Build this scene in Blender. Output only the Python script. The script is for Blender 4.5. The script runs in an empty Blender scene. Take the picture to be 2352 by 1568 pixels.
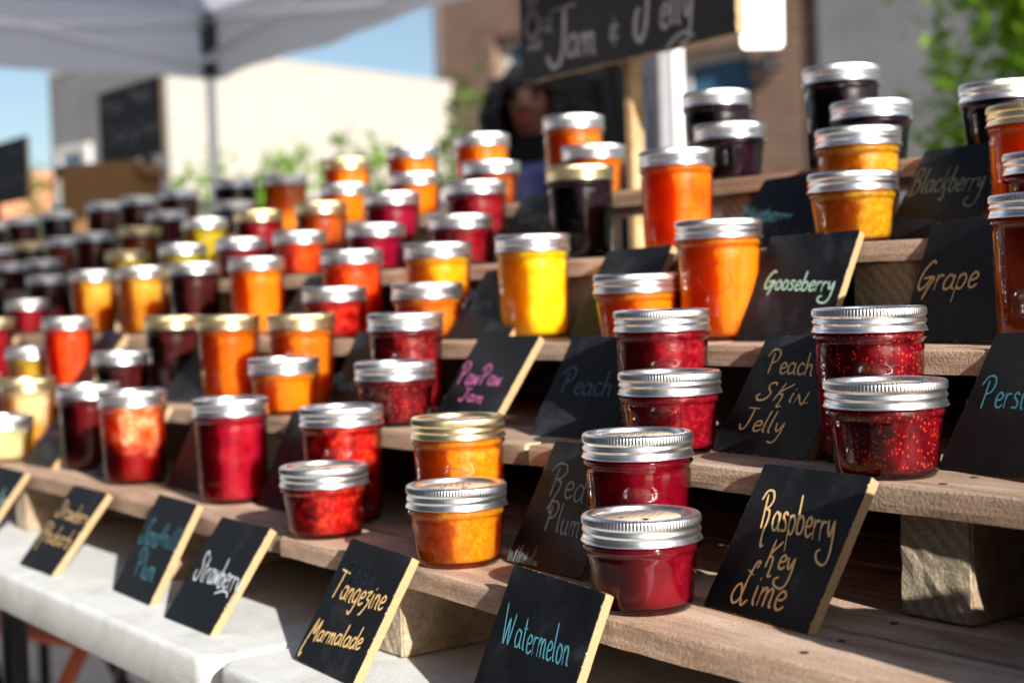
import bpy, bmesh, math, random
import numpy as np
from mathutils import Vector, Matrix
random.seed(7)
sc = bpy.context.scene
C = sc.collection
PI = math.pi
Z0 = 1.0                      # camera height above the pavement; stall heights below are relative to it

# ---------------------------------------------------------------- camera
CAM_F, YAW, PITCH, ROLL = 3285.0, 37.229, 1.5853, -2.1684
a, p, r = map(math.radians, (YAW, PITCH, ROLL))
fw = Vector((-math.cos(a)*math.cos(p), math.sin(a)*math.cos(p), -math.sin(p)))
rt = fw.cross(Vector((0, 0, 1))).normalized(); up = rt.cross(fw)
rt2 = rt*math.cos(r) + up*math.sin(r); up2 = -rt*math.sin(r) + up*math.cos(r)
cd = bpy.data.cameras.new('camera'); cam = bpy.data.objects.new('camera', cd); C.objects.link(cam)
cam.matrix_world = Matrix(((rt2.x, up2.x, -fw.x, 0), (rt2.y, up2.y, -fw.y, 0), (rt2.z, up2.z, -fw.z, Z0), (0, 0, 0, 1)))
cd.sensor_width = 36; cd.lens = CAM_F/2352*36; cd.clip_start = 0.05; cd.clip_end = 400
cd.dof.use_dof = True; cd.dof.focus_distance = 0.875; cd.dof.aperture_fstop = 5.7; cd.dof.aperture_blades = 0
sc.camera = cam

# ---------------------------------------------------------------- light
SUN_AZ, SUN_EL = math.radians(-9.5), math.radians(23)
w = bpy.data.worlds.new('World'); sc.world = w; w.use_nodes = True
wn = w.node_tree.nodes; wl = w.node_tree.links
sky = wn.new('ShaderNodeTexSky'); sky.sky_type = 'NISHITA'; sky.sun_disc = False
sky.sun_elevation = SUN_EL; sky.sun_rotation = PI/2 - SUN_AZ; sky.air_density = 1.0; sky.dust_density = 1.0; sky.ozone_density = 1.5
wl.new(sky.outputs[0], wn['Background'].inputs[0]); wn['Background'].inputs[1].default_value = 0.07
sd = bpy.data.lights.new('sun', 'SUN'); sd.energy = 5.0; sd.angle = math.radians(0.55); sd.color = (1.0, 0.95, 0.87)
sun = bpy.data.objects.new('sun', sd); C.objects.link(sun)
sv = Vector((math.cos(SUN_EL)*math.cos(SUN_AZ), math.cos(SUN_EL)*math.sin(SUN_AZ), math.sin(SUN_EL)))
sun.rotation_euler = sv.to_track_quat('Z', 'Y').to_euler(); sun.location = (3, 0, 4)
sc.view_settings.view_transform = 'Standard'; sc.view_settings.look = 'None'
sc.view_settings.exposure = 0.85; sc.view_settings.gamma = 1

# ---------------------------------------------------------------- helpers
def tag(o, label=None, cat=None, group=None, kind=None):
    if label: o['label'] = label
    if cat: o['category'] = cat
    if group: o['group'] = group
    if kind: o['kind'] = kind
    return o
def empty(name, loc=(0, 0, 0), rot=(0, 0, 0)):
    o = bpy.data.objects.new(name, None); C.objects.link(o); o.location = loc; o.rotation_euler = rot
    o.empty_display_size = 0.02; return o
def link(name, me, parent=None, loc=None, rot=None):
    o = bpy.data.objects.new(name, me); C.objects.link(o)
    if parent: o.parent = parent
    if loc: o.location = loc
    if rot: o.rotation_euler = rot
    return o
def mesh(name, vs, fs, mats, smooth=False, midx=None):
    me = bpy.data.meshes.new(name); me.from_pydata([tuple(v) for v in vs], [], fs)
    for m in (mats if isinstance(mats, (list, tuple)) else [mats]): me.materials.append(m)
    if midx is not None: me.polygons.foreach_set('material_index', midx)
    if smooth: me.polygons.foreach_set('use_smooth', [True]*len(me.polygons))
    me.update(); return me
def boxes(name, L, mat, bevel=0.0, seg=1):
    bm = bmesh.new()
    for (x0, y0, z0, x1, y1, z1) in L:
        r_ = bmesh.ops.create_cube(bm, size=1)
        for v in r_['verts']:
            v.co = Vector(((x0+x1)/2 + v.co.x*(x1-x0), (y0+y1)/2 + v.co.y*(y1-y0), (z0+z1)/2 + v.co.z*(z1-z0)))
    if bevel: bmesh.ops.bevel(bm, geom=bm.edges[:], offset=bevel, segments=seg, affect='EDGES', profile=0.5)
    me = bpy.data.meshes.new(name); bm.to_mesh(me); bm.free(); me.materials.append(mat); return me
def lathe(prof, n, rf=None, zf=None, close=False):
    """prof: list of (r,z[,k]); rf(theta,k) multiplies/offsets radius"""
    vs, fs = [], []
    for j, pt in enumerate(prof):
        rr, z = pt[0], pt[1]; k = pt[2] if len(pt) > 2 else 0; s = pt[3] if len(pt) > 3 else 0
        for i in range(n):
            th = 2*PI*i/n
            r1 = rr - k*(0, .5, 1, .5)[i % 4]
            vs.append((r1*math.cos(th), r1*math.sin(th), z + s*math.sin(th)))
    for j in range(len(prof)-1):
        for i in range(n):
            i2 = (i+1) % n
            fs.append((j*n+i, j*n+i2, (j+1)*n+i2, (j+1)*n+i))
    return vs, fs
def capfan(vs, fs, ring, n, z=None, flip=False):
    z = vs[ring*n][2] if z is None else z
    vs.append((0, 0, z)); c_ = len(vs)-1
    for i in range(n):
        i2 = (i+1) % n
        fs.append((c_, ring*n+i2, ring*n+i) if flip else (c_, ring*n+i, ring*n+i2))
def tube(pts, rad, n=8, rads=None):
    vs, fs = [], []; pts = [Vector(q) for q in pts]; prev = None
    for i, q in enumerate(pts):
        d = (pts[min(i+1, len(pts)-1)] - pts[max(i-1, 0)]).normalized()
        if prev is None: u_ = d.orthogonal().normalized()
        else: u_ = (prev - d*prev.dot(d)).normalized()
        prev = u_; v_ = d.cross(u_); rr = rads[i] if rads else rad
        for k in range(n):
            t = 2*PI*k/n; vs.append(q + u_*math.cos(t)*rr + v_*math.sin(t)*rr)
    for i in range(len(pts)-1):
        for k in range(n):
            k2 = (k+1) % n; fs.append((i*n+k, i*n+k2, (i+1)*n+k2, (i+1)*n+k))
    fs.append(tuple(range(n-1, -1, -1))); fs.append(tuple((len(pts)-1)*n+k for k in range(n)))
    return vs, fs
def join(*L):
    V, F = [], []
    for vs, fs in L:
        o = len(V); V += list(vs); F += [tuple(i+o for i in f) for f in fs]
    return V, F

# ---------------------------------------------------------------- materials
def newmat(name):
    m = bpy.data.materials.new(name); m.use_nodes = True; nt = m.node_tree
    return m, nt, nt.nodes, nt.links, nt.nodes['Principled BSDF']
def N(nt, t, **kw):
    n = nt.nodes.new(t)
    for k, v in kw.items():
        if k in n.inputs: n.inputs[k].default_value = v
        else: setattr(n, k, v)
    return n
def ramp(nt, stops, src):
    n = nt.nodes.new('ShaderNodeValToRGB'); e = n.color_ramp.elements
    while len(e) < len(stops): e.new(0.5)
    for el, (pos, col) in zip(e, stops): el.position = pos; el.color = (*col, 1) if len(col) == 3 else col
    nt.links.new(src, n.inputs[0]); return n
def coords(nt, scale=(1, 1, 1), kind='Object', rnd=True):
    tc = nt.nodes.new('ShaderNodeTexCoord'); mp = nt.nodes.new('ShaderNodeMapping')
    nt.links.new(tc.outputs[kind], mp.inputs[0]); mp.inputs['Scale'].default_value = scale
    if rnd:
        oi = nt.nodes.new('ShaderNodeObjectInfo'); mu = N(nt, 'ShaderNodeMath', operation='MULTIPLY'); mu.inputs[1].default_value = 37.0
        nt.links.new(oi.outputs['Random'], mu.inputs[0]); nt.links.new(mu.outputs[0], mp.inputs['Location'])
    return mp.outputs[0]
def noise(nt, vec, scale, detail=4, rough=0.55, dist=0.0):
    n = N(nt, 'ShaderNodeTexNoise', Scale=scale, Detail=detail, Roughness=rough, Distortion=dist)
    nt.links.new(vec, n.inputs['Vector']); return n.outputs['Fac']
def bump(nt, h, strength, dist, bs):
    b = N(nt, 'ShaderNodeBump', Strength=strength, Distance=dist); nt.links.new(h, b.inputs['Height'])
    nt.links.new(b.outputs[0], bs.inputs['Normal']); return b
def mixc(nt, f, a_, b_, mode='MIX'):
    m = nt.nodes.new('ShaderNodeMix'); m.data_type = 'RGBA'; m.blend_type = mode
    for s, v in ((0, f), (6, a_), (7, b_)):
        if hasattr(v, 'links') or hasattr(v, 'is_linked'): nt.links.new(v, m.inputs[s])
        else: m.inputs[s].default_value = v if s == 0 else (*v, 1)
    return m.outputs[2]
def simple(name, col, rough=0.6, metal=0.0, bumpy=0.0, bscale=40, var=0.0, spec=0.5):
    m, nt, ns, ls, bs = newmat(name)
    bs.inputs['Base Color'].default_value = (*col, 1); bs.inputs['Roughness'].default_value = rough; bs.inputs['Metallic'].default_value = metal
    bs.inputs['Specular IOR Level'].default_value = spec
    if var or bumpy:
        v = coords(nt); f = noise(nt, v, bscale)
        if var:
            c2 = tuple(min(1, x*(1+var)) for x in col); c1 = tuple(x*(1-var) for x in col)
            ls.new(ramp(nt, [(0.3, c1), (0.7, c2)], f).outputs[0], bs.inputs['Base Color'])
        if bumpy: bump(nt, f, 0.6, bumpy, bs)
    return m

def wood(name, cols, gscale=1.0, rough=0.75, knots=True):
    m, nt, ns, ls, bs = newmat(name)
    v = coords(nt, (2.2, 14, 14)); big = noise(nt, v, 3.0*gscale, 6, 0.6, 0.6)
    v2 = coords(nt, (3, 90, 90)); fine = noise(nt, v2, 3.5*gscale, 5, 0.65)
    v3 = coords(nt, (1, 1, 1)); blot = noise(nt, v3, 9, 4, 0.6)
    base = ramp(nt, [(0.30, cols[0]), (0.48, cols[1]), (0.66, cols[2])], big).outputs[0]
    c_ = mixc(nt, 0.35, base, ramp(nt, [(0.3, (0.45, 0.42, 0.40)), (0.62, (1, 1, 1))], fine).outputs[0], 'MULTIPLY')
    c_ = mixc(nt, 0.55, c_, ramp(nt, [(0.32, (0.45, 0.38, 0.34)), (0.56, (1, 1, 1))], blot).outputs[0], 'MULTIPLY')
    if knots:
        vk = coords(nt, (9, 22, 22)); vo = N(nt, 'ShaderNodeTexVoronoi', Scale=0.9, Randomness=1.0); ls.new(vk, vo.inputs['Vector'])
        k = ramp(nt, [(0.0, (0.16, 0.09, 0.06)), (0.09, (0.3, 0.2, 0.14)), (0.16, (1, 1, 1))], vo.outputs['Distance']).outputs[0]
        c_ = mixc(nt, 0.8, c_, k, 'MULTIPLY')
    oi = nt.nodes.new('ShaderNodeObjectInfo'); hs = nt.nodes.new('ShaderNodeHueSaturation')
    mr = N(nt, 'ShaderNodeMapRange'); mr.inputs[3].default_value = 0.82; mr.inputs[4].default_value = 1.22
    ls.new(oi.outputs['Random'], mr.inputs[0]); ls.new(mr.outputs[0], hs.inputs['Value']); ls.new(c_, hs.inputs['Color'])
    ls.new(hs.outputs[0], bs.inputs['Base Color'])
    bs.inputs['Roughness'].default_value = rough; bs.inputs['Specular IOR Level'].default_value = 0.2
    grit = noise(nt, coords(nt, (1, 1, 1)), 520, 3, 0.75)
    ad = N(nt, 'ShaderNodeMath', operation='ADD'); ls.new(fine, ad.inputs[0]); ls.new(grit, ad.inputs[1])
    cg = mixc(nt, 0.5, hs.outputs[0], ramp(nt, [(0.33, (0.42, 0.38, 0.34)), (0.6, (1.1, 1.1, 1.1))], grit).outputs[0], 'MULTIPLY'); ls.new(cg, bs.inputs['Base Color'])
    bump(nt, ad.outputs[0], 1.0, 0.0010, bs); return m
M = {}
M['plank'] = wood('weathered_plank', [(0.36, 0.225, 0.15), (0.58, 0.40, 0.285), (0.74, 0.56, 0.43)])
M['edgewood'] = M['plank']
M['block'] = wood('pallet_block', [(0.36, 0.25, 0.16), (0.50, 0.37, 0.25), (0.62, 0.49, 0.35)], 0.8, knots=False)
M['post'] = wood('pine_post', [(0.66, 0.40, 0.18), (0.76, 0.50, 0.26), (0.84, 0.60, 0.34)], 0.7, knots=False)
def tablemat():
    m, nt, ns, ls, bs = newmat('table_plastic'); v = coords(nt); f = noise(nt, v, 420, 3, 0.6); g_ = noise(nt, v, 14, 6, 0.7, 0.8); sc_ = noise(nt, coords(nt, (2, 40, 40)), 8, 4, 0.7)
    c_ = mixc(nt, 0.7, ramp(nt, [(0.42, (0.78, 0.80, 0.80)), (0.72, (0.62, 0.61, 0.57))], g_).outputs[0], ramp(nt, [(0.3, (0.82,)*3), (0.42, (1,)*3)], f).outputs[0], 'MULTIPLY')
    c_ = mixc(nt, 0.35, c_, ramp(nt, [(0.30, (0.6, 0.58, 0.54)), (0.42, (1,)*3)], sc_).outputs[0], 'MULTIPLY')
    ls.new(c_, bs.inputs['Base Color']); bs.inputs['Roughness'].default_value = 0.5; bump(nt, f, 0.8, 0.0008, bs); return m
M['table'] = tablemat()
M['steel_black'] = simple('black_steel', (0.012, 0.012, 0.014), 0.35)
def endgrain():
    m, nt, ns, ls, bs = newmat('end_grain')
    tc = nt.nodes.new('ShaderNodeTexCoord'); mp = nt.nodes.new('ShaderNodeMapping'); ls.new(tc.outputs['Object'], mp.inputs[0])
    mp.inputs['Location'].default_value = (0.10, 0, 0.09)
    wv = N(nt, 'ShaderNodeTexWave', Scale=40, Distortion=3.0, Detail=3); wv.wave_type = 'RINGS'; wv.rings_direction = 'Y'; wv.inputs['Detail Scale'].default_value = 12
    ls.new(mp.outputs[0], wv.inputs['Vector'])
    n2 = noise(nt, tc.outputs['Object'], 420, 5, 0.7)
    c_ = ramp(nt, [(0.1, (0.50, 0.40, 0.27)), (0.6, (0.60, 0.50, 0.36)), (0.95, (0.68, 0.58, 0.43))], wv.outputs['Fac']).outputs[0]
    c_ = mixc(nt, 0.6, c_, ramp(nt, [(0.35, (0.4, 0.36, 0.32)), (0.6, (1, 1, 1))], n2).outputs[0], 'MULTIPLY')
    ls.new(c_, bs.inputs['Base Color']); bs.inputs['Roughness'].default_value = 0.9; bump(nt, n2, 0.8, 0.0015, bs); return m
M['endgrain'] = endgrain(); M['nail'] = simple('rusty_nail', (0.05, 0.035, 0.03), 0.6, metal=0.4)

def lidmat(name, col):
    m, nt, ns, ls, bs = newmat(name)
    bs.inputs['Base Color'].default_value = (*col, 1); bs.inputs['Metallic'].default_value = 1.0
    v = coords(nt); f = noise(nt, v, 160, 3)
    ls.new(ramp(nt, [(0.3, (0.29,)*3), (0.7, (0.34,)*3)], f).outputs[0], bs.inputs['Roughness'])
    bump(nt, f, 0.03, 0.0002, bs); return m
M['silver'] = lidmat('silver_lid', (0.88, 0.89, 0.90)); M['gold'] = lidmat('gold_lid', (0.93, 0.79, 0.46))
def labelmat():
    m, nt, ns, ls, bs = newmat('lid_sticker')
    f = noise(nt, coords(nt), 90, 3)
    ls.new(ramp(nt, [(0.3, (0.62, 0.47, 0.32)), (0.7, (0.78, 0.62, 0.45))], f).outputs[0], bs.inputs['Base Color']); bs.inputs['Roughness'].default_value = 0.6
    return m
M['sticker'] = labelmat(); M['ink'] = simple('dark_ink', (0.05, 0.035, 0.03), 0.6)

def glassmat(name, wob):
    m = bpy.data.materials.new(name); m.use_nodes = True; nt = m.node_tree; nt.nodes.clear(); ls = nt.links
    out = nt.nodes.new('ShaderNodeOutputMaterial'); mx = nt.nodes.new('ShaderNodeMixShader')
    tr = nt.nodes.new('ShaderNodeBsdfTransparent'); tr.inputs[0].default_value = (0.985, 0.99, 0.985, 1)
    gl = nt.nodes.new('ShaderNodeBsdfGlossy'); gl.inputs['Roughness'].default_value = 0.012; gl.inputs['Color'].default_value = (1, 1, 1, 1)
    fr = N(nt, 'ShaderNodeFresnel', IOR=1.45)
    v = coords(nt, (1, 1, 0.6)); f = noise(nt, v, 55, 2, 0.5, 0.4)
    b = N(nt, 'ShaderNodeBump', Strength=0.55, Distance=wob); ls.new(f, b.inputs['Height'])
    ls.new(b.outputs[0], gl.inputs['Normal']); ls.new(b.outputs[0], fr.inputs['Normal'])
    ls.new(fr.outputs[0], mx.inputs[0]); ls.new(tr.outputs[0], mx.inputs[1]); ls.new(gl.outputs[0], mx.inputs[2]); ls.new(mx.outputs[0], out.inputs[0])
    return m
M['glass'] = glassmat('jar_glass', 0.0011)

def jam(name, cols, specks=None, nscale=70, clear=0.0, sss=0.95, grad=None, rough=0.32, scale=0.08):
    """cols: dark, mid, light of the preserve; specks: seed colour; clear: part of the light refracted through; grad: lower-half colour (settled fruit)"""
    m, nt, ns, ls, bs = newmat('jam_' + name)
    v = coords(nt); f = noise(nt, v, nscale, 5, 0.62, 0.3)
    c_ = ramp(nt, [(0.34, cols[0]), (0.5, cols[1]), (0.66, cols[2])], f).outputs[0]
    if grad:
        tc = nt.nodes.new('ShaderNodeTexCoord'); sp = nt.nodes.new('ShaderNodeSeparateXYZ'); ls.new(tc.outputs['Object'], sp.inputs[0])
        ad = N(nt, 'ShaderNodeMath', operation='MULTIPLY_ADD'); ls.new(f, ad.inputs[0]); ad.inputs[1].default_value = 0.03; ls.new(sp.outputs[2], ad.inputs[2])
        k = ramp(nt, [(0.047, (0, 0, 0)), (0.068, (1, 1, 1))], ad.outputs[0]).outputs[0]
        c_ = mixc(nt, k, grad, c_)
    if specks:
        vo = N(nt, 'ShaderNodeTexVoronoi', Scale=480, Randomness=1.0); v2 = coords(nt, (1, 1, 0.75)); ls.new(v2, vo.inputs['Vector'])
        d = ramp(nt, [(0.20, (1, 1, 1)), (0.36, (0, 0, 0))], vo.outputs['Distance']).outputs[0]
        sel = N(nt, 'ShaderNodeMath', operation='GREATER_THAN'); sel.inputs[1].default_value = 0.42
        sr = nt.nodes.new('ShaderNodeSeparateColor'); ls.new(vo.outputs['Color'], sr.inputs[0]); ls.new(sr.outputs[0], sel.inputs[0])
        mu = N(nt, 'ShaderNodeMath', operation='MULTIPLY'); ls.new(d, mu.inputs[0]); ls.new(sel.outputs[0], mu.inputs[1])
        c_ = mixc(nt, mu.outputs[0], c_, specks)
    ls.new(c_, bs.inputs['Base Color'])
    bs.inputs['Subsurface Weight'].default_value = sss
    bs.inputs['Subsurface Radius'].default_value = (1.0, 0.55, 0.25); bs.inputs['Subsurface Scale'].default_value = scale
    bs.inputs['Roughness'].default_value = rough; bs.inputs['Specular IOR Level'].default_value = 0.25
    bs.inputs['Transmission Weight'].default_value = clear; bs.inputs['IOR'].default_value = 1.36
    bump(nt, f, 0.35, 0.002, bs); return m
JM = {
 'garnet': jam('garnet', [(0.11, 0.001, 0.005), (0.16, 0.0015, 0.008), (0.22, 0.004, 0.012)], nscale=35, rough=0.1, sss=1.0, scale=0.11),
 'orange_pulp': jam('orange_pulp', [(0.60, 0.14, 0.003), (0.72, 0.19, 0.004), (0.84, 0.28, 0.010)], nscale=260),
 'red_chunk': jam('red_chunk', [(0.16, 0.002, 0.002), (0.40, 0.006, 0.005), (0.72, 0.05, 0.015)], nscale=120),
 'magenta': jam('magenta', [(0.24, 0.0015, 0.010), (0.30, 0.002, 0.014), (0.38, 0.01, 0.025)], nscale=40),
 'salmon': jam('salmon', [(0.85, 0.07, 0.01), (0.95, 0.16, 0.04), (0.98, 0.42, 0.25)], nscale=80, grad=(0.22, 0.002, 0.002)),
 'dark_red': jam('dark_red', [(0.06, 0.001, 0.003), (0.11, 0.002, 0.004), (0.17, 0.003, 0.006)], nscale=40),
 'beige': jam('beige', [(0.62, 0.42, 0.20), (0.72, 0.52, 0.27), (0.8, 0.6, 0.35)], nscale=30),
 'beige_amber': jam('beige_amber', [(0.62, 0.34, 0.14), (0.70, 0.42, 0.20), (0.76, 0.48, 0.26)], nscale=25, grad=(0.55, 0.24, 0.02)),
 'seedy_red': jam('seedy_red', [(0.06, 0.001, 0.003), (0.12, 0.0015, 0.006), (0.22, 0.003, 0.010)], specks=(0.85, 0.06, 0.015), nscale=60, sss=1.0, scale=0.08),
 'crimson': jam('crimson', [(0.12, 0.001, 0.005), (0.20, 0.002, 0.008), (0.36, 0.012, 0.020)], nscale=180, sss=1.0, scale=0.07),
 'orange': jam('orange', [(0.74, 0.15, 0.002), (0.80, 0.18, 0.003), (0.84, 0.21, 0.005)], nscale=40),
 'amber': jam('amber', [(0.54, 0.10, 0.002), (0.62, 0.13, 0.003), (0.70, 0.165, 0.005)], nscale=30),
 'dark': jam('dark', [(0.02, 0.003, 0.003), (0.045, 0.005, 0.006), (0.08, 0.008, 0.01)], nscale=60, sss=0.2),
 'black': jam('black', [(0.006, 0.002, 0.004), (0.010, 0.003, 0.008), (0.02, 0.004, 0.012)], nscale=60, sss=0.1),
 'red_orange': jam('red_orange', [(0.55, 0.025, 0.003), (0.72, 0.05, 0.005), (0.85, 0.09, 0.01)], nscale=60),
 'olive_amber': jam('olive_amber', [(0.32, 0.18, 0.01), (0.45, 0.25, 0.015), (0.55, 0.32, 0.03)], nscale=40),
 'yellow': jam('yellow', [(0.90, 0.42, 0.003), (0.93, 0.50, 0.005), (0.95, 0.58, 0.03)], nscale=110),
 'yellow_orange': jam('yellow_orange', [(0.80, 0.25, 0.003), (0.86, 0.31, 0.004), (0.90, 0.38, 0.010)], nscale=80),
 'bright_orange': jam('bright_orange', [(0.85, 0.10, 0.003), (0.93, 0.16, 0.004), (0.96, 0.22, 0.01)], nscale=30),
 'gold_yellow': jam('gold_yellow', [(0.44, 0.17, 0.004), (0.54, 0.22, 0.006), (0.66, 0.32, 0.015)], nscale=200),
 'rust': jam('rust', [(0.22, 0.03, 0.004), (0.34, 0.05, 0.006), (0.45, 0.09, 0.01)], nscale=40),
 'honey': jam('honey', [(0.52, 0.21, 0.010), (0.60, 0.26, 0.02), (0.66, 0.33, 0.05)], nscale=20, grad=(0.5, 0.16, 0.004)),
 'maroon': jam('maroon', [(0.14, 0.001, 0.012), (0.24, 0.002, 0.02), (0.34, 0.004, 0.026)], nscale=60),
 'olive': jam('olive', [(0.30, 0.20, 0.003), (0.40, 0.28, 0.005), (0.52, 0.38, 0.02)], nscale=40),
}
def boardmat():
    m, nt, ns, ls, bs = newmat('chalkboard_face')
    tc = nt.nodes.new('ShaderNodeTexCoord'); sp = nt.nodes.new('ShaderNodeSeparateXYZ'); ls.new(tc.outputs['Object'], sp.inputs[0])
    v = coords(nt); sm = noise(nt, v, 26, 5, 0.6, 0.5); fi = noise(nt, v, 900, 3, 0.7); ed = noise(nt, v, 420, 3, 0.6)
    c_ = ramp(nt, [(0.38, (0.004, 0.0045, 0.006)), (0.55, (0.008, 0.009, 0.012)), (0.72, (0.028, 0.031, 0.038))], sm).outputs[0]
    scr = noise(nt, coords(nt, (60, 2.5, 1)), 14, 3, 0.7); c_ = mixc(nt, 0.55, c_, ramp(nt, [(0.64, (0, 0, 0)), (0.74, (0.035, 0.036, 0.04))], scr).outputs[0], 'ADD')
    dst = noise(nt, coords(nt), 1500, 2, 0.6); c_ = mixc(nt, 0.6, c_, ramp(nt, [(0.70, (0, 0, 0)), (0.78, (0.10, 0.10, 0.10))], dst).outputs[0], 'ADD')
    # chipped rim: distance to the nearest edge of the 88 x 94 mm board
    ab = N(nt, 'ShaderNodeMath', operation='ABSOLUTE'); ls.new(sp.outputs[0], ab.inputs[0])
    sx = N(nt, 'ShaderNodeMath', operation='SUBTRACT'); sx.inputs[0].default_value = 0.044; ls.new(ab.outputs[0], sx.inputs[1])
    sy = N(nt, 'ShaderNodeMath', operation='SUBTRACT'); sy.inputs[0].default_value = 0.094; ls.new(sp.outputs[1], sy.inputs[1])
    mi = N(nt, 'ShaderNodeMath', operation='MINIMUM'); ls.new(sx.outputs[0], mi.inputs[0]); ls.new(sy.outputs[0], mi.inputs[1])
    mi2 = N(nt, 'ShaderNodeMath', operation='MINIMUM'); ls.new(mi.outputs[0], mi2.inputs[0]); ls.new(sp.outputs[1], mi2.inputs[1])
    mm = N(nt, 'ShaderNodeMath', operation='MULTIPLY_ADD'); ls.new(ed, mm.inputs[0]); mm.inputs[1].default_value = -0.0046; ls.new(mi2.outputs[0], mm.inputs[2])
    k = ramp(nt, [(0.0, (1, 1, 1)), (0.06, (0, 0, 0))], mm.outputs[0])
    off = N(nt, 'ShaderNodeMath', operation='ADD'); off.inputs[1].default_value = 0.0027; ls.new(mm.outputs[0], off.inputs[0]); sc1 = N(nt, 'ShaderNodeMath', operation='MULTIPLY'); sc1.inputs[1].default_value = 200.0; ls.new(off.outputs[0], sc1.inputs[0]); ls.new(sc1.outputs[0], k.inputs[0])
    c_ = mixc(nt, k.outputs[0], c_, (0.42, 0.27, 0.13))
    ls.new(c_, bs.inputs['Base Color']); bs.inputs['Specular IOR Level'].default_value = 0.14
    ls.new(ramp(nt, [(0.3, (0.42,)*3), (0.7, (0.6,)*3)], sm).outputs[0], bs.inputs['Roughness'])
    bump(nt, fi, 0.25, 0.0003, bs); return m
M['board'] = boardmat()
M['mdf'] = simple('board_edge_fibre', (0.44, 0.285, 0.145), 0.75, bumpy=0.0008, bscale=600, var=0.12)
CH = {'tan': (1.0, 0.66, 0.28), 'cyan': (0.09, 0.33, 0.42), 'white': (0.8, 0.85, 0.92), 'mint': (0.36, 0.58, 0.47), 'pink': (0.60, 0.16, 0.40),
      'pale': (0.36, 0.42, 0.42), 'slate': (0.11, 0.20, 0.25), 'sage': (0.22, 0.26, 0.19), 'teal': (0.03, 0.09, 0.11), 'faint': (0.012, 0.024, 0.032), 'grey': (0.27, 0.25, 0.27)}
def chalk(nm):
    m, nt, ns, ls, bs = newmat('chalk_' + nm); col = CH[nm]
    f = noise(nt, coords(nt), 1100, 3, 0.7)
    ls.new(ramp(nt, [(0.3, tuple(x*0.72 for x in col)), (0.6, col)], f).outputs[0], bs.inputs['Base Color']); bs.inputs['Roughness'].default_value = 0.8; bs.inputs['Specular IOR Level'].default_value = 0.2
    return m
CM = {k: chalk(k) for k in CH}

# ---------------------------------------------------------------- stall frame (the table top falls slightly towards +X)
SLOPE = -0.0095
SZ = {0: -0.250, 1: -0.1807, 2: -0.1062, 3: -0.0375, 4: 0.036, 5: 0.107}
EDGE = {0: 0.436, 1: 0.532, 2: 0.643, 3: 0.755, 4: 0.87, 5: 0.985}
TILT = math.atan(-SLOPE)
def zs(s, x): return Z0 + SZ[s] + SLOPE*(x + 0.8)

# ---------------------------------------------------------------- ground
def groundmat():
    m, nt, ns, ls, bs = newmat('pavement')
    v = coords(nt, rnd=False); f = noise(nt, v, 1.3, 6, 0.6); g = noise(nt, v, 60, 4, 0.7)
    c_ = ramp(nt, [(0.3, (0.16, 0.15, 0.14)), (0.7, (0.30, 0.28, 0.26))], f).outputs[0]
    c_ = mixc(nt, 0.5, c_, ramp(nt, [(0.3, (0.55,)*3), (0.7, (1,)*3)], g).outputs[0], 'MULTIPLY')
    ls.new(c_, bs.inputs['Base Color']); bs.inputs['Roughness'].default_value = 0.9; bump(nt, g, 0.5, 0.003, bs); return m
M['ground'] = groundmat()
g = link('ground', mesh('ground', [(-150, -150, 0), (150, -150, 0), (150, 150, 0), (-150, 150, 0)], [(0, 1, 2, 3)], M['ground'])); tag(g, kind='structure')
M['slab'] = simple('paving_slab', (0.42, 0.38, 0.34), 0.85, bumpy=0.002, bscale=25, var=0.15)
pv = link('pavement', mesh('pavement', [(-9, -3, 0.004), (4, -3, 0.004), (4, 6, 0.004), (-9, 6, 0.004)], [(0, 1, 2, 3)], M['ground'])); tag(pv, kind='structure')
slabs = {}
for i in range(8):
    for j in range(7):
        x0 = -5.2 + i*0.62; y0 = -0.6 + j*0.62
        if 'm' not in slabs: slabs['m'] = boxes('paving_slab', [(0, 0, 0, 0.605, 0.605, 0.03)], M['slab'], 0.004)
        o = link('slab', slabs['m'], pv, (x0, y0, 0.0))

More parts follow.
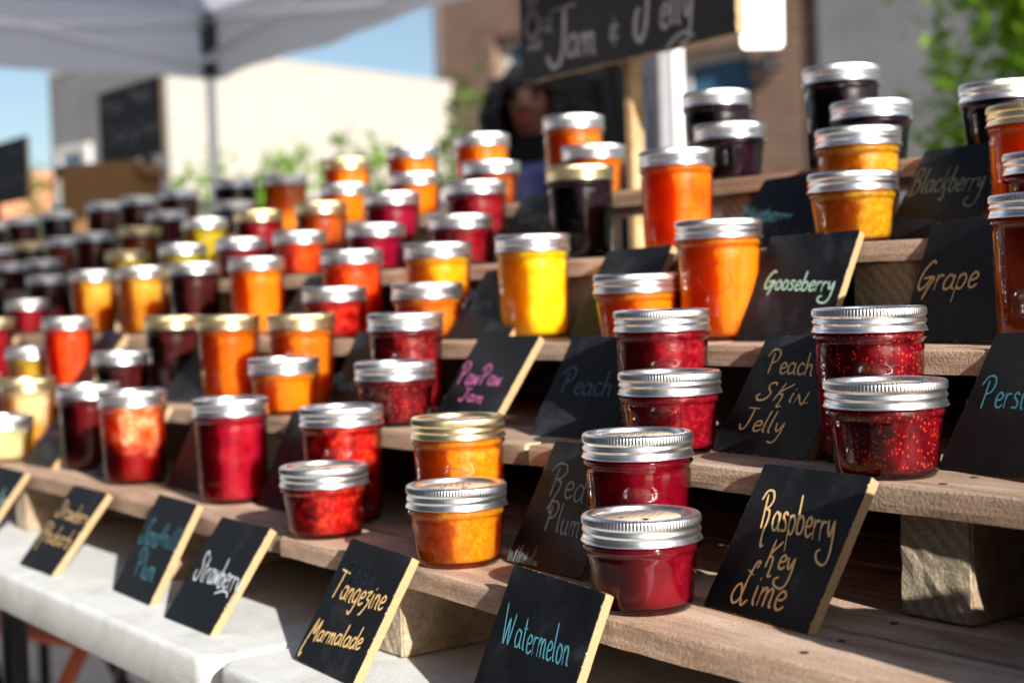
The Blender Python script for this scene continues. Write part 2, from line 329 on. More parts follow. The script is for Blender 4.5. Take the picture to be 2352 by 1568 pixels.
# ---------------------------------------------------------------- folding tables
def folding_table(x0, x1, label):
    y0, y1 = EDGE[0], EDGE[0] + 0.76; xm = (x0+x1)/2
    t = empty('folding_table', (xm, (y0+y1)/2, zs(0, xm)-0.76), (0, TILT, 0)); tag(t, label, 'table', 'white folding tables end to end')
    h, q = 0.038, 0.76; L = (x1-x0)/2; Wd = (y1-y0)/2; rc = 0.022
    bm = bmesh.new(); vs = []
    for k, (cx, cy) in enumerate([(L-rc, Wd-rc), (-L+rc, Wd-rc), (-L+rc, -Wd+rc), (L-rc, -Wd+rc)]):
        for s in range(7):
            th = PI/2*k + PI/2*s/6; vs.append((cx + rc*math.cos(th), cy + rc*math.sin(th)))
    rings = [(-h, 0.002), (-h+0.002, 0.0), (-0.006, 0.0), (-0.003, 0.0007), (-0.001, 0.0022), (0, 0.005)]
    R = []
    for z, inset in rings:
        R.append([bm.verts.new((x_ - math.copysign(min(abs(x_), inset), x_), y_ - math.copysign(inset, y_), q+z)) for x_, y_ in vs])
    n = len(vs)
    for a_, b_ in zip(R, R[1:]):
        for i in range(n): bm.faces.new((a_[i], a_[(i+1) % n], b_[(i+1) % n], b_[i]))
    bm.faces.new(R[-1]); bm.faces.new(R[0][::-1])
    me = bpy.data.meshes.new('tabletop'); bm.to_mesh(me); bm.free(); me.materials.append(M['table'])
    for f in me.polygons: f.use_smooth = len(f.vertices) == 4
    link('tabletop', me, t)
    for sx in (-1, 1):
        for sy in (-1, 1):
            x_ = sx*(L-0.60); y_ = sy*(Wd-0.055)
            vs_, fs_ = tube([(x_, y_, q-h), (x_, y_, 0.0)], 0.0135, 10)
            link('leg', mesh('leg', vs_, fs_, M['steel_black'], True), t)
        vs_, fs_ = tube([(sx*(L-0.60), -Wd+0.055, 0.30), (sx*(L-0.60), Wd-0.055, 0.30)], 0.010, 8)
        link('cross_bar', mesh('cross_bar', vs_, fs_, M['steel_black'], True), t)
        vs_, fs_ = tube([(sx*(L-0.60), 0, 0.30), (sx*(L-0.85), 0, q-h-0.01)], 0.009, 8)
        link('brace', mesh('brace', vs_, fs_, M['steel_black'], True), t)
    return t
folding_table(-0.952, 0.88, 'grey white folding table at the right under the Watermelon sign')
folding_table(-2.786, -0.958, 'grey white folding table at the left under the Strawberry sign')
folding_table(-4.62, -2.792, 'grey white folding table at the far left under blurred dark jars')

# ---------------------------------------------------------------- pallet shelves
def plank_mesh(L, Wd, T, seed, endrag=0.002):
    rnd = random.Random(seed); nx = max(8, int(L/0.014)); sec = []
    cs = [(-.5, -.5), (-.5, -.18), (-.5, .22), (-.49, .44), (-.46, .5), (0, .5), (.46, .5), (.49, .44), (.5, .2), (.5, -.18), (.5, -.5), (0, -.5)]
    n = len(cs); vs, fs = [], []
    off = [0.0]*n
    wav = [rnd.uniform(0, 6) for _ in range(4)]
    for i in range(nx+1):
        x_ = -L/2 + L*i/nx
        if i in (0, nx): x_ += rnd.uniform(-endrag, endrag)
        for k, (cy, cz) in enumerate(cs):
            off[k] = off[k]*0.6 + rnd.uniform(-1, 1)*0.00030
            wy = 0.0010*math.sin(x_*9+wav[0]) + 0.0006*math.sin(x_*31+wav[1]); wz = 0.0008*math.sin(x_*11+wav[2])
            e = 1.0 if abs(cy) > .4 else 0.25
            vs.append((x_, cy*Wd + wy*(1 if cy else 0)*math.copysign(1, cy) + off[k]*e, (cz-.5)*T + (0.0 if cz > .45 else wz + off[k]*e)))
    for i in range(nx):
        for k in range(n):
            k2 = (k+1) % n; fs.append((i*n+k, (i+1)*n+k, (i+1)*n+k2, i*n+k2))
    fs.append(tuple(range(n))); fs.append(tuple(nx*n+k for k in range(n-1, -1, -1)))
    return mesh('plank', vs, fs, [M['plank'], M['endgrain']], False, [0]*(len(fs)-2)+[1, 1])
def block_mesh(Wd, D, H, seed):
    rnd = random.Random(seed); bm = bmesh.new(); bmesh.ops.create_cube(bm, size=1)
    for v in bm.verts: v.co = Vector((v.co.x*Wd, v.co.y*D, v.co.z*H))
    bmesh.ops.bevel(bm, geom=bm.edges[:], offset=0.0015, segments=2, affect='EDGES')
    bmesh.ops.subdivide_edges(bm, edges=[e for e in bm.edges if e.calc_length() > 0.03], cuts=5, use_grid_fill=True)
    for v in bm.verts:
        v.co += Vector((rnd.uniform(-1, 1), rnd.uniform(-1, 1), rnd.uniform(-.3, .3)))*0.00055
    me = bpy.data.meshes.new('block'); bm.to_mesh(me); bm.free(); me.materials.append(M['block']); me.materials.append(M['endgrain'])
    for f in me.polygons: f.material_index = 1 if abs(f.normal.y) > 0.8 else 0
    return me
RANK = {1: 'lowest', 2: 'second', 3: 'third', 4: 'fourth', 5: 'top'}
SEGS = {1: [(-1.018, 0.10), (-2.12, -1.024), (-3.20, -2.126), (-3.75, -3.206)], 2: [(-0.832, 0.18), (-1.90, -0.838), (-2.98, -1.906), (-3.75, -2.986)],
        3: [(-0.782, 0.22), (-1.86, -0.788), (-2.93, -1.866), (-3.75, -2.936)], 4: [(-1.30, 0.16), (-2.36, -1.306), (-3.42, -2.366), (-3.75, -3.426)], 5: [(-1.142, 0.20), (-2.22, -1.148), (-3.30, -2.226), (-3.75, -3.306)]}
WHERE = ['right', 'middle left', 'far left', 'farthest left']
BLOCKX = {1: [-0.102, -0.489, -0.869, -1.262, -1.66, -2.07, -2.50, -2.95, -3.4], 2: [-0.10, -0.482, -0.854, -1.254, -1.66, -2.05, -2.45, -2.95, -3.4],
          3: [-0.03, -0.40, -0.86, -1.262, -1.66, -2.05, -2.45, -2.85, -3.4], 4: [-0.20, -0.690, -1.05, -1.262, -1.55, -1.9, -2.25, -2.6, -3.0, -3.5], 5: [-0.10, -0.55, -0.95, -1.30, -1.7, -2.1, -2.55, -3.0, -3.5]}
YB = 1.15; seed = 10
for s in range(1, 6):
    T = 0.0155
    for si, (x0, x1) in enumerate(SEGS[s]):
        xm = (x0+x1)/2; t = empty('pallet_shelf', (xm, 0, zs(s, xm)), (0, TILT, 0))
        tag(t, '%s tier of rough wooden pallet boards, %s section of the display' % (RANK[s], WHERE[si]), 'shelf', 'pallet board shelf tiers')
        y = EDGE[s] + (0.004 if si == 1 else 0.0); first = True
        while y < YB - 0.03:
            wd = [0.070, 0.088, 0.095, 0.082][seed % 4] if not first else 0.074
            wd = min(wd, YB - y); seed += 1
            link('plank', plank_mesh(x1-x0-0.004, wd-0.005, T, seed), t, (0, y + wd/2 - 0.0025, 0.0)); y += wd; first = False
        Hh = SZ[s]-SZ[s-1]-T-0.0012
        P_ = []
        for bx in BLOCKX[s]:
            if x0+0.02 < bx < x1-0.02:
                for yy in (0.018, 0.050, 0.100, 0.150):
                    v_, f_ = lathe([(0.0001, 0.0006), (0.0022, 0.0006), (0.0024, 0.0)], 10); ox = bx-xm+random.uniform(-.008, .008); oy = EDGE[s]+yy
                    P_.append(([(a_[0]+ox, a_[1]+oy, a_[2]) for a_ in v_], f_))
        if P_: tag(link('nail_heads', mesh('nail_heads', *join(*P_), M['nail']), t), kind='stuff')
        for bx in BLOCKX[s]:
            if x0+0.02 < bx < x1-0.02:
                D = YB-EDGE[s]-0.012; seed += 1
                link('block', block_mesh({2: 0.047, 4: 0.056}.get(s, 0.036), D, Hh, seed), t, (bx-xm, EDGE[s]+0.008+D/2, -T-0.0006-Hh/2))

# ---------------------------------------------------------------- jars
def prof_body(kind):
    if kind == 'S':
        return [(0.0, 0.0008), (0.0215, 0.0008), (0.0255, 0.0002), (0.0283, 0.0006), (0.0293, 0.0030), (0.0298, 0.0065), (0.0310, 0.0190), (0.0322, 0.0290), (0.0328, 0.0325),
                (0.0326, 0.0342), (0.0333, 0.0350), (0.0346, 0.0358), (0.0351, 0.0367), (0.0349, 0.0377), (0.0335, 0.0386), (0.0326, 0.0396), (0.0326, 0.0440)]
    return [(0.0, 0.0010), (0.0215, 0.0010), (0.0260, 0.0002), (0.0290, 0.0007), (0.0305, 0.0032), (0.0312, 0.0075), (0.0318, 0.0180), (0.0325, 0.0420), (0.0332, 0.0640), (0.0334, 0.0715),
            (0.0327, 0.0742), (0.0334, 0.0758), (0.0346, 0.0768), (0.0350, 0.0778), (0.0348, 0.0788), (0.0334, 0.0797), (0.0326, 0.0807), (0.0326, 0.0855)]
def body_mesh(kind):
    n = 72; vs, fs = lathe(prof_body(kind)[1:], n); capfan(vs, fs, 0, n, flip=True)
    parts = [(vs, fs)]
    H = 0.0385 if kind == 'S' else 0.079
    if kind == 'T':     # moulded measuring ticks and the oval panel raised in the glass
        def rad(z): return 0.0318 + (z-0.018)*0.0007/0.024
        for k in range(6):
            z = 0.016 + k*0.0085
            for th0 in (0.35, 3.6):
                pts = [((rad(z)+0.0001)*math.cos(th0+d), (rad(z)+0.0001)*math.sin(th0+d), z) for d in (-0.06, -0.03, 0, 0.03, 0.06)]
                parts.append(tube(pts, 0, 6, [0.0002, 0.0007, 0.0008, 0.0007, 0.0002]))
        for th0 in (1.9, 5.1):
            pts = []
            for k in range(25):
                q = 2*PI*k/24; z = 0.050 + 0.0115*math.sin(q); th = th0 + 0.40*math.cos(q); pts.append(((rad(z))*math.cos(th), (rad(z))*math.sin(th), z))
            parts.append(tube(pts, 0.00055, 6))
    v, f = join(*parts); return mesh('glass_body', v, f, M['glass'], True)
def fill_mesh(kind, mat):
    n = 56; g_ = 0.0007; prof = []
    for r_, z_ in prof_body(kind)[3:-1]: prof.append((max(0.001, min(r_, 0.0336) - g_), max(z_, 0.0036)))
    prof[0] = (0.0262, 0.0036); prof[1] = (0.0278, 0.0044)
    prof.append((prof[-1][0], prof_body(kind)[-1][1]))
    vs, fs = lathe(prof, n); capfan(vs, fs, 0, n, flip=True); capfan(vs, fs, len(prof)-1, n)
    return mesh('preserve', vs, fs, mat, True)
def lid_mesh(H, mat):
    n = 424; k = 0.00065
    prof = [(0.0290, H-0.0034), (0.0292, H-0.0006), (0.0299, H-0.0001), (0.0325, H), (0.0342, H-0.0003), (0.0350, H-0.0011, k*0.4), (0.0353, H-0.0018, k), (0.0354, H-0.0046, k), (0.0351, H-0.0054, k*0.3),
            (0.0344, H-0.0060, 0, 0.0002), (0.0341, H-0.0067, 0, 0.0005), (0.0345, H-0.0075, 0, 0.0007), (0.0351, H-0.0083, 0, 0.0008), (0.0352, H-0.0091, 0, 0.0008), (0.0347, H-0.0100, 0, 0.0008), (0.0341, H-0.0108, 0, 0.0007),
            (0.0342, H-0.0116, 0, 0.0006), (0.0349, H-0.0125, 0, 0.0004), (0.0351, H-0.0134, 0, 0.0002), (0.0351, H-0.0142), (0.0358, H-0.0147), (0.0359, H-0.0151), (0.0354, H-0.0154), (0.0344, H-0.0152), (0.0335, H-0.0130)]
    vs, fs = lathe(prof, n); return mesh('screw_band', vs, [f[::-1] for f in fs], mat, True)
def disc_mesh(H, mat):
    n = 64; prof = [(0.0008, H-0.0027), (0.0235, H-0.0028), (0.0255, H-0.0036), (0.0278, H-0.0036), (0.0288, H-0.0028), (0.0297, H-0.0028)]
    vs, fs = lathe(prof, n); capfan(vs, fs, 0, n, flip=True); return mesh('lid_disc', vs, [f[::-1] for f in fs], mat, True)
def sticker_mesh(H):
    n = 48; prof = [(0.0012, H-0.0023), (0.0233, H-0.00245), (0.0234, H-0.0027)]
    vs, fs = lathe(prof, n); capfan(vs, fs, 0, n, flip=True); return mesh('round_label', vs, [f[::-1] for f in fs], M['sticker'], True)
def print_mesh(H):
    rnd = random.Random(3); parts = []; z = H-0.00215
    def dash(x0, y0, x1, y1, w_):
        d = Vector((x1-x0, y1-y0, 0)); nn = Vector((-d.y, d.x, 0)).normalized()*w_/2; a0 = Vector((x0, y0, z)); b0 = Vector((x1, y1, z))
        parts.append(([a0-nn, b0-nn, b0+nn, a0+nn], [(0, 1, 2, 3)]))
    for row in range(5):
        x_ = -0.016
        while x_ < -0.001 + row*0.0015:
            l_ = rnd.uniform(0.0008, 0.0026); dash(x_, 0.009-row*0.0042, x_+l_, 0.009-row*0.0042, 0.0006); x_ += l_ + 0.0011
    for k in range(7):
        th = k*PI/7+0.2; q = rnd.uniform(0.0015, 0.0036); dash(0.010-q*math.cos(th), 0.006-q*math.sin(th), 0.010+q*math.cos(th), 0.006+q*math.sin(th), 0.0011)
    for k in range(4):
        th = k*PI/4+0.5; q = 0.0016; dash(0.007-q*math.cos(th), -0.010-q*math.sin(th), 0.007+q*math.cos(th), -0.010+q*math.sin(th), 0.0009)
    v, f = join(*parts); return mesh('label_print', v, f, M['ink'])
HT = {'S': 0.0555, 'T': 0.0965}
ME = {}
for k in 'ST':
    ME['body', k] = body_mesh(k)
    for l_, mt in (('s', M['silver']), ('g', M['gold'])): ME['lid', k, l_] = lid_mesh(HT[k], mt); ME['disc', k, l_] = disc_mesh(HT[k], mt)
    ME['sticker', k] = sticker_mesh(HT[k]); ME['print', k] = print_mesh(HT[k])
def make_jar(x, y, s, kind, fill, lid, label, idx):
    t = empty('jam_jar', (x, y, zs(s, x)+0.0003), (0, TILT, 0))
    tag(t, label, 'jar', 'jam jars with screw lids on the display')
    if ('fill', kind, fill) not in ME: ME['fill', kind, fill] = fill_mesh(kind, JM[fill])
    rz = random.uniform(0, 6.28)
    link('preserve', ME['fill', kind, fill], t, rot=(0, 0, rz))
    link('glass_body', ME['body', kind], t, rot=(0, 0, rz if kind == 'S' else rz*0.15+3.3))
    b = link('screw_band', ME['lid', kind, lid], t, rot=(0, 0, random.uniform(0, 6.28)))
    d = link('lid_disc', ME['disc', kind, lid], t)
    if s <= 2 or idx % 3:
        q = link('round_label', ME['sticker', kind], d, rot=(0, 0, -0.9+random.uniform(-0.3, 0.3))); link('label_print', ME['print', kind], d, rot=(0, 0, q.rotation_euler.z))
    return t
JARS = [
 (-0.625, 0.565, 1, 'S', 'garnet', 's', 'short jar of clear garnet jelly, front left of the Raspberry Key Lime sign'),
 (-0.676, 0.610, 1, 'T', 'garnet', 's', 'tall jar of clear garnet jelly behind the short one beside the Red Plum sign'),
 (-0.820, 0.569, 1, 'S', 'orange_pulp', 's', 'short jar of orange pulp marmalade with silver lid between Tangerine and Red Plum signs'),
 (-0.874, 0.610, 1, 'T', 'orange_pulp', 'g', 'gold lidded tall orange marmalade jar behind the short one left of Red Plum sign'),
 (-0.994, 0.563, 1, 'S', 'red_chunk', 's', 'short jar of bright red chunky jam on lowest shelf above the Strawberry sign'),
 (-1.044, 0.610, 1, 'T', 'red_chunk', 's', 'tall jar of red chunky jam behind the short one above the Tangerine sign'),
 (-1.227, 0.598, 1, 'T', 'magenta', 's', 'tall magenta jelly jar on lowest shelf above the Sand hill Plum sign'),
 (-1.441, 0.590, 1, 'T', 'salmon', 's', 'tall jar with salmon pink upper half and dark red bottom on lowest shelf'),
 (-1.607, 0.606, 1, 'T', 'dark_red', 's', 'tall dark red jar just left of the salmon pink layered jar on lowest shelf'),
 (-1.779, 0.563, 1, 'S', 'beige', 's', 'short cream coloured jar at the left edge of the lowest shelf'),
 (-1.829, 0.610, 1, 'T', 'beige_amber', 'g', 'tall pale peach jar with gold lid behind the short cream jar, lowest shelf'),
 (-2.035, 0.606, 1, 'T', 'magenta', 's', 'tall magenta jar beyond the pale peach jar at the left photo edge'),
 (-0.531, 0.674, 2, 'S', 'seedy_red', 's', 'short dark red seedy jam jar between Peach Skin Jelly and Persimmon signs'),
 (-0.580, 0.722, 2, 'T', 'seedy_red', 's', 'tall seedy raspberry jam jar behind the short one beside the Persimmon sign'),
 (-0.716, 0.678, 2, 'S', 'crimson', 's', 'short crimson jam jar between the Peach and Peach Skin Jelly signs'),
 (-0.769, 0.722, 2, 'T', 'crimson', 's', 'tall crimson jam jar standing behind the short crimson one beside the Peach sign'),
 (-1.060, 0.675, 2, 'S', 'seedy_red', 's', 'short seedy red jam jar left of the Paw Paw Jam sign'),
 (-1.111, 0.721, 2, 'T', 'seedy_red', 's', 'tall seedy red jam jar behind the short one left of the Paw Paw sign'),
 (-1.261, 0.674, 2, 'S', 'orange', 's', 'short orange jam jar on the second shelf above the magenta jelly jar'),
 (-1.310, 0.722, 2, 'T', 'amber', 'g', 'tall amber jar with gold lid behind the short orange jar on second shelf'),
 (-1.464, 0.715, 2, 'T', 'amber', 'g', 'tall amber jar with gold lid left of the short orange jar, second shelf'),
 (-1.626, 0.722, 2, 'T', 'dark', 'g', 'tall nearly black jar with gold lid on second shelf, left of amber jars'),
 (-1.675, 0.674, 2, 'S', 'dark', 's', 'short dark jar in front of the gold lidded dark jar on second shelf'),
 (-1.941, 0.707, 2, 'T', 'red_orange', 's', 'tall red orange jar near the left end of the second shelf'),
 (-2.037, 0.687, 2, 'S', 'olive_amber', 's', 'short olive amber jar behind the pale peach jar on second shelf'),
 (-0.817, 0.833, 3, 'T', 'orange', 's', 'tall orange jam jar with silver lid left of the Gooseberry sign'),
 (-0.873, 0.793, 3, 'S', 'orange', 's', 'short orange jam jar left of the tall one beside the Gooseberry sign'),
 (-1.057, 0.831, 3, 'T', 'yellow', 's', 'tall bright yellow jam jar in the middle of the third shelf'),
 (-1.174, 0.789, 3, 'S', 'amber', 's', 'short brownish amber jar left of the bright yellow jar on third shelf'),
 (-1.223, 0.837, 3, 'T', 'yellow_orange', 's', 'tall yellow orange jar behind the short amber jar on third shelf'),
 (-1.349, 0.786, 3, 'S', 'red_chunk', 's', 'short red jam jar on the third shelf behind the gold lidded amber jars'),
 (-1.395, 0.837, 3, 'T', 'red_orange', 's', 'tall red orange jar behind the short red jar on third shelf'),
 (-1.608, 0.827, 3, 'T', 'orange', 's', 'tall orange jar on third shelf between the red jar and a dark jar'),
 (-1.788, 0.827, 3, 'T', 'dark', 's', 'tall dark jar on third shelf left of the tall orange jar'),
 (-1.959, 0.825, 3, 'T', 'honey', 's', 'cloudy honey coloured tall jar directly left of a dark jar, third shelf'),
 (-2.143, 0.823, 3, 'T', 'honey', 's', 'darker honey coloured tall jar, leftmost of the two honey jars, third shelf'),
 (-2.382, 0.837, 3, 'T', 'dark', 's', 'blurred tall dark jar left of the honey jars on third shelf'),
 (-2.769, 0.901, 4, 'S', 'dark', 's', 'short dark jar at the far left, above the third shelf crimson jar'),
 (-2.337, 0.786, 3, 'S', 'crimson', 's', 'short crimson jar near the left photo edge on third shelf'),
 (-2.583, 0.901, 4, 'S', 'dark', 's', 'short dark jar behind the blurred dark jar left of the honey jars'),
 (-1.128, 0.952, 4, 'T', 'black', 'g', 'tall black jar with gold lid on fourth shelf above the bright yellow jar'),
 (-0.967, 0.934, 4, 'T', 'bright_orange', 's', 'tall bright orange jar with silver lid on fourth shelf left of Blueberry sign'),
 (-0.735, 0.901, 4, 'S', 'gold_yellow', 's', 'short golden yellow jar with silver lid between Blueberry and Blackberry signs'),
 (-0.774, 0.957, 4, 'T', 'gold_yellow', 's', 'tall golden yellow jar behind the short golden one beside the Blackberry sign'),
 (-1.274, 0.903, 4, 'S', 'crimson', 's', 'short crimson jar on fourth shelf left of the gold lidded black jar'),
 (-1.317, 0.957, 4, 'T', 'crimson', 's', 'tall crimson jar left of the gold lidded black jar, behind a short one'),
 (-1.449, 0.904, 4, 'S', 'maroon', 's', 'short maroon jar on fourth shelf between crimson and red orange jars'),
 (-1.492, 0.956, 4, 'T', 'maroon', 's', 'tall maroon jar behind the short maroon jar on fourth shelf'),
 (-1.629, 0.901, 4, 'S', 'red_orange', 's', 'short clear red orange jar on fourth shelf left of the maroon jars'),
 (-1.669, 0.957, 4, 'T', 'rust', 'g', 'tall rust red jar with gold lid behind the short red orange jar'),
 (-1.797, 0.902, 4, 'S', 'crimson', 's', 'short crimson jar in front of a gold lidded crimson jar, fourth shelf'),
 (-1.842, 0.954, 4, 'T', 'crimson', 'g', 'tall crimson jar with gold lid on fourth shelf, centre left'),
 (-1.984, 0.901, 4, 'S', 'olive', 's', 'short olive yellow jar with silver lid on fourth shelf'),
 (-2.024, 0.957, 4, 'T', 'olive', 's', 'tall olive yellow jar with silver lid behind the short olive one'),
 (-2.258, 0.950, 4, 'T', 'rust', 'g', 'tall rust brown jar with gold lid left of the olive yellow jars'),
 (-2.205, 0.906, 4, 'S', 'olive', 'g', 'short olive jar with gold lid behind the honey coloured jars'),
 (-2.317, 1.025, 5, 'S', 'dark_red', 's', 'short dark red jar on top shelf above the olive yellow jars'),
 (-2.434, 0.940, 4, 'T', 'dark_red', 's', 'blurred tall dark red jar on fourth shelf under the brown cardboard box'),
 (-2.623, 0.957, 4, 'T', 'rust', 's', 'blurred tall rust jar at the left of the fourth shelf'),
 (-2.809, 0.957, 4, 'T', 'dark', 'g', 'blurred tall dark jar with gold lid near the left photo edge'),
 (-2.986, 0.952, 4, 'T', 'rust', 's', 'blurred tall rust jar at the far left edge of the fourth shelf'),
 (-1.042, 1.066, 5, 'T', 'black', 's', 'tall black jar on top shelf, left of the white tent leg base'),
 (-0.986, 1.026, 5, 'S', 'black', 's', 'short black jar in front of the tall black jar, right of the white leg'),
 (-0.870, 1.054, 5, 'T', 'black', 's', 'highest standing tall black jar on top shelf above the golden yellow jars'),
 (-0.810, 1.021, 5, 'S', 'black', 's', 'short black jar right of the highest black jar on top shelf'),
 (-0.682, 1.028, 5, 'S', 'black', 's', 'black jar with silver lid at the right photo edge on top shelf'),
 (-0.609, 0.957, 4, 'T', 'bright_orange', 'g', 'tall bright orange jar with gold lid at the right photo edge'),
 (-0.562, 0.906, 4, 'S', 'crimson', 's', 'short crimson jar at the right edge in front of the gold lidded orange jar'),
 (-0.525, 0.833, 3, 'T', 'rust', 's', 'tall brick red jar at the right edge covering the end of Grape sign'),
 (-1.259, 1.056, 5, 'T', 'amber', 's', 'tall amber jar on top shelf under the large Jam and Jelly sign'),
 (-1.193, 1.028, 5, 'S', 'amber', 's', 'short amber jar in front of the tall amber one on top shelf'),
 (-1.451, 1.066, 5, 'T', 'orange', 's', "tall orange jar on top shelf in front of the brick building's corner"),
 (-1.382, 1.028, 5, 'S', 'rust', 's', 'short rust brown jar in front of a tall orange jar on top shelf'),
 (-1.610, 1.066, 5, 'T', 'orange', 's', 'tall orange jar with silver lid on top shelf in front of green saplings'),
 (-1.547, 1.028, 5, 'S', 'orange', 's', 'short orange jar in front of the tall one before the green saplings'),
 (-1.779, 1.065, 5, 'T', 'orange', 'g', 'tall orange jar with gold lid on top shelf, centre left'),
 (-1.722, 1.027, 5, 'S', 'orange', 's', 'short orange jar under the gold lidded orange jar on top shelf'),
 (-2.046, 1.110, 5, 'T', 'orange', 's', 'tall orange jar half hidden behind a gold lidded rust jar, top shelf'),
 (-2.132, 1.064, 5, 'T', 'black', 's', 'tall black jar on top shelf just right of the thin tent pole'),
 (-2.063, 1.028, 5, 'S', 'black', 's', 'short black jar just right of the thin tent pole, in front'),
 (-2.368, 1.071, 5, 'T', 'dark_red', 's', 'tall dark red jar on top shelf just left of the thin tent pole'),
 (-2.535, 1.066, 5, 'T', 'dark_red', 's', 'tall dark red jar under the small black sign on top shelf'),
 (-2.693, 1.064, 5, 'T', 'dark_red', 's', 'tall dark red jar right of the turquoise bottle on top shelf'),
 (-2.960, 1.066, 5, 'T', 'black', 's', 'tall black jar left of the turquoise bottle on top shelf'),
 (-3.162, 1.062, 5, 'T', 'dark_red', 's', 'blurred tall dark red jar near the left edge of the top shelf'),
 (-3.361, 1.058, 5, 'T', 'dark', 's', 'blurred dark jar at the very left edge of the top shelf'),
 (-2.707, 0.831, 3, 'T', 'dark_red', 's', 'blurred tall dark red jar at the left photo edge on third shelf'),
 (-2.275, 0.707, 2, 'T', 'crimson', 'g', 'crimson jar with gold lid at the left photo edge on second shelf'),
]
for i, j in enumerate(JARS): make_jar(*j, i)

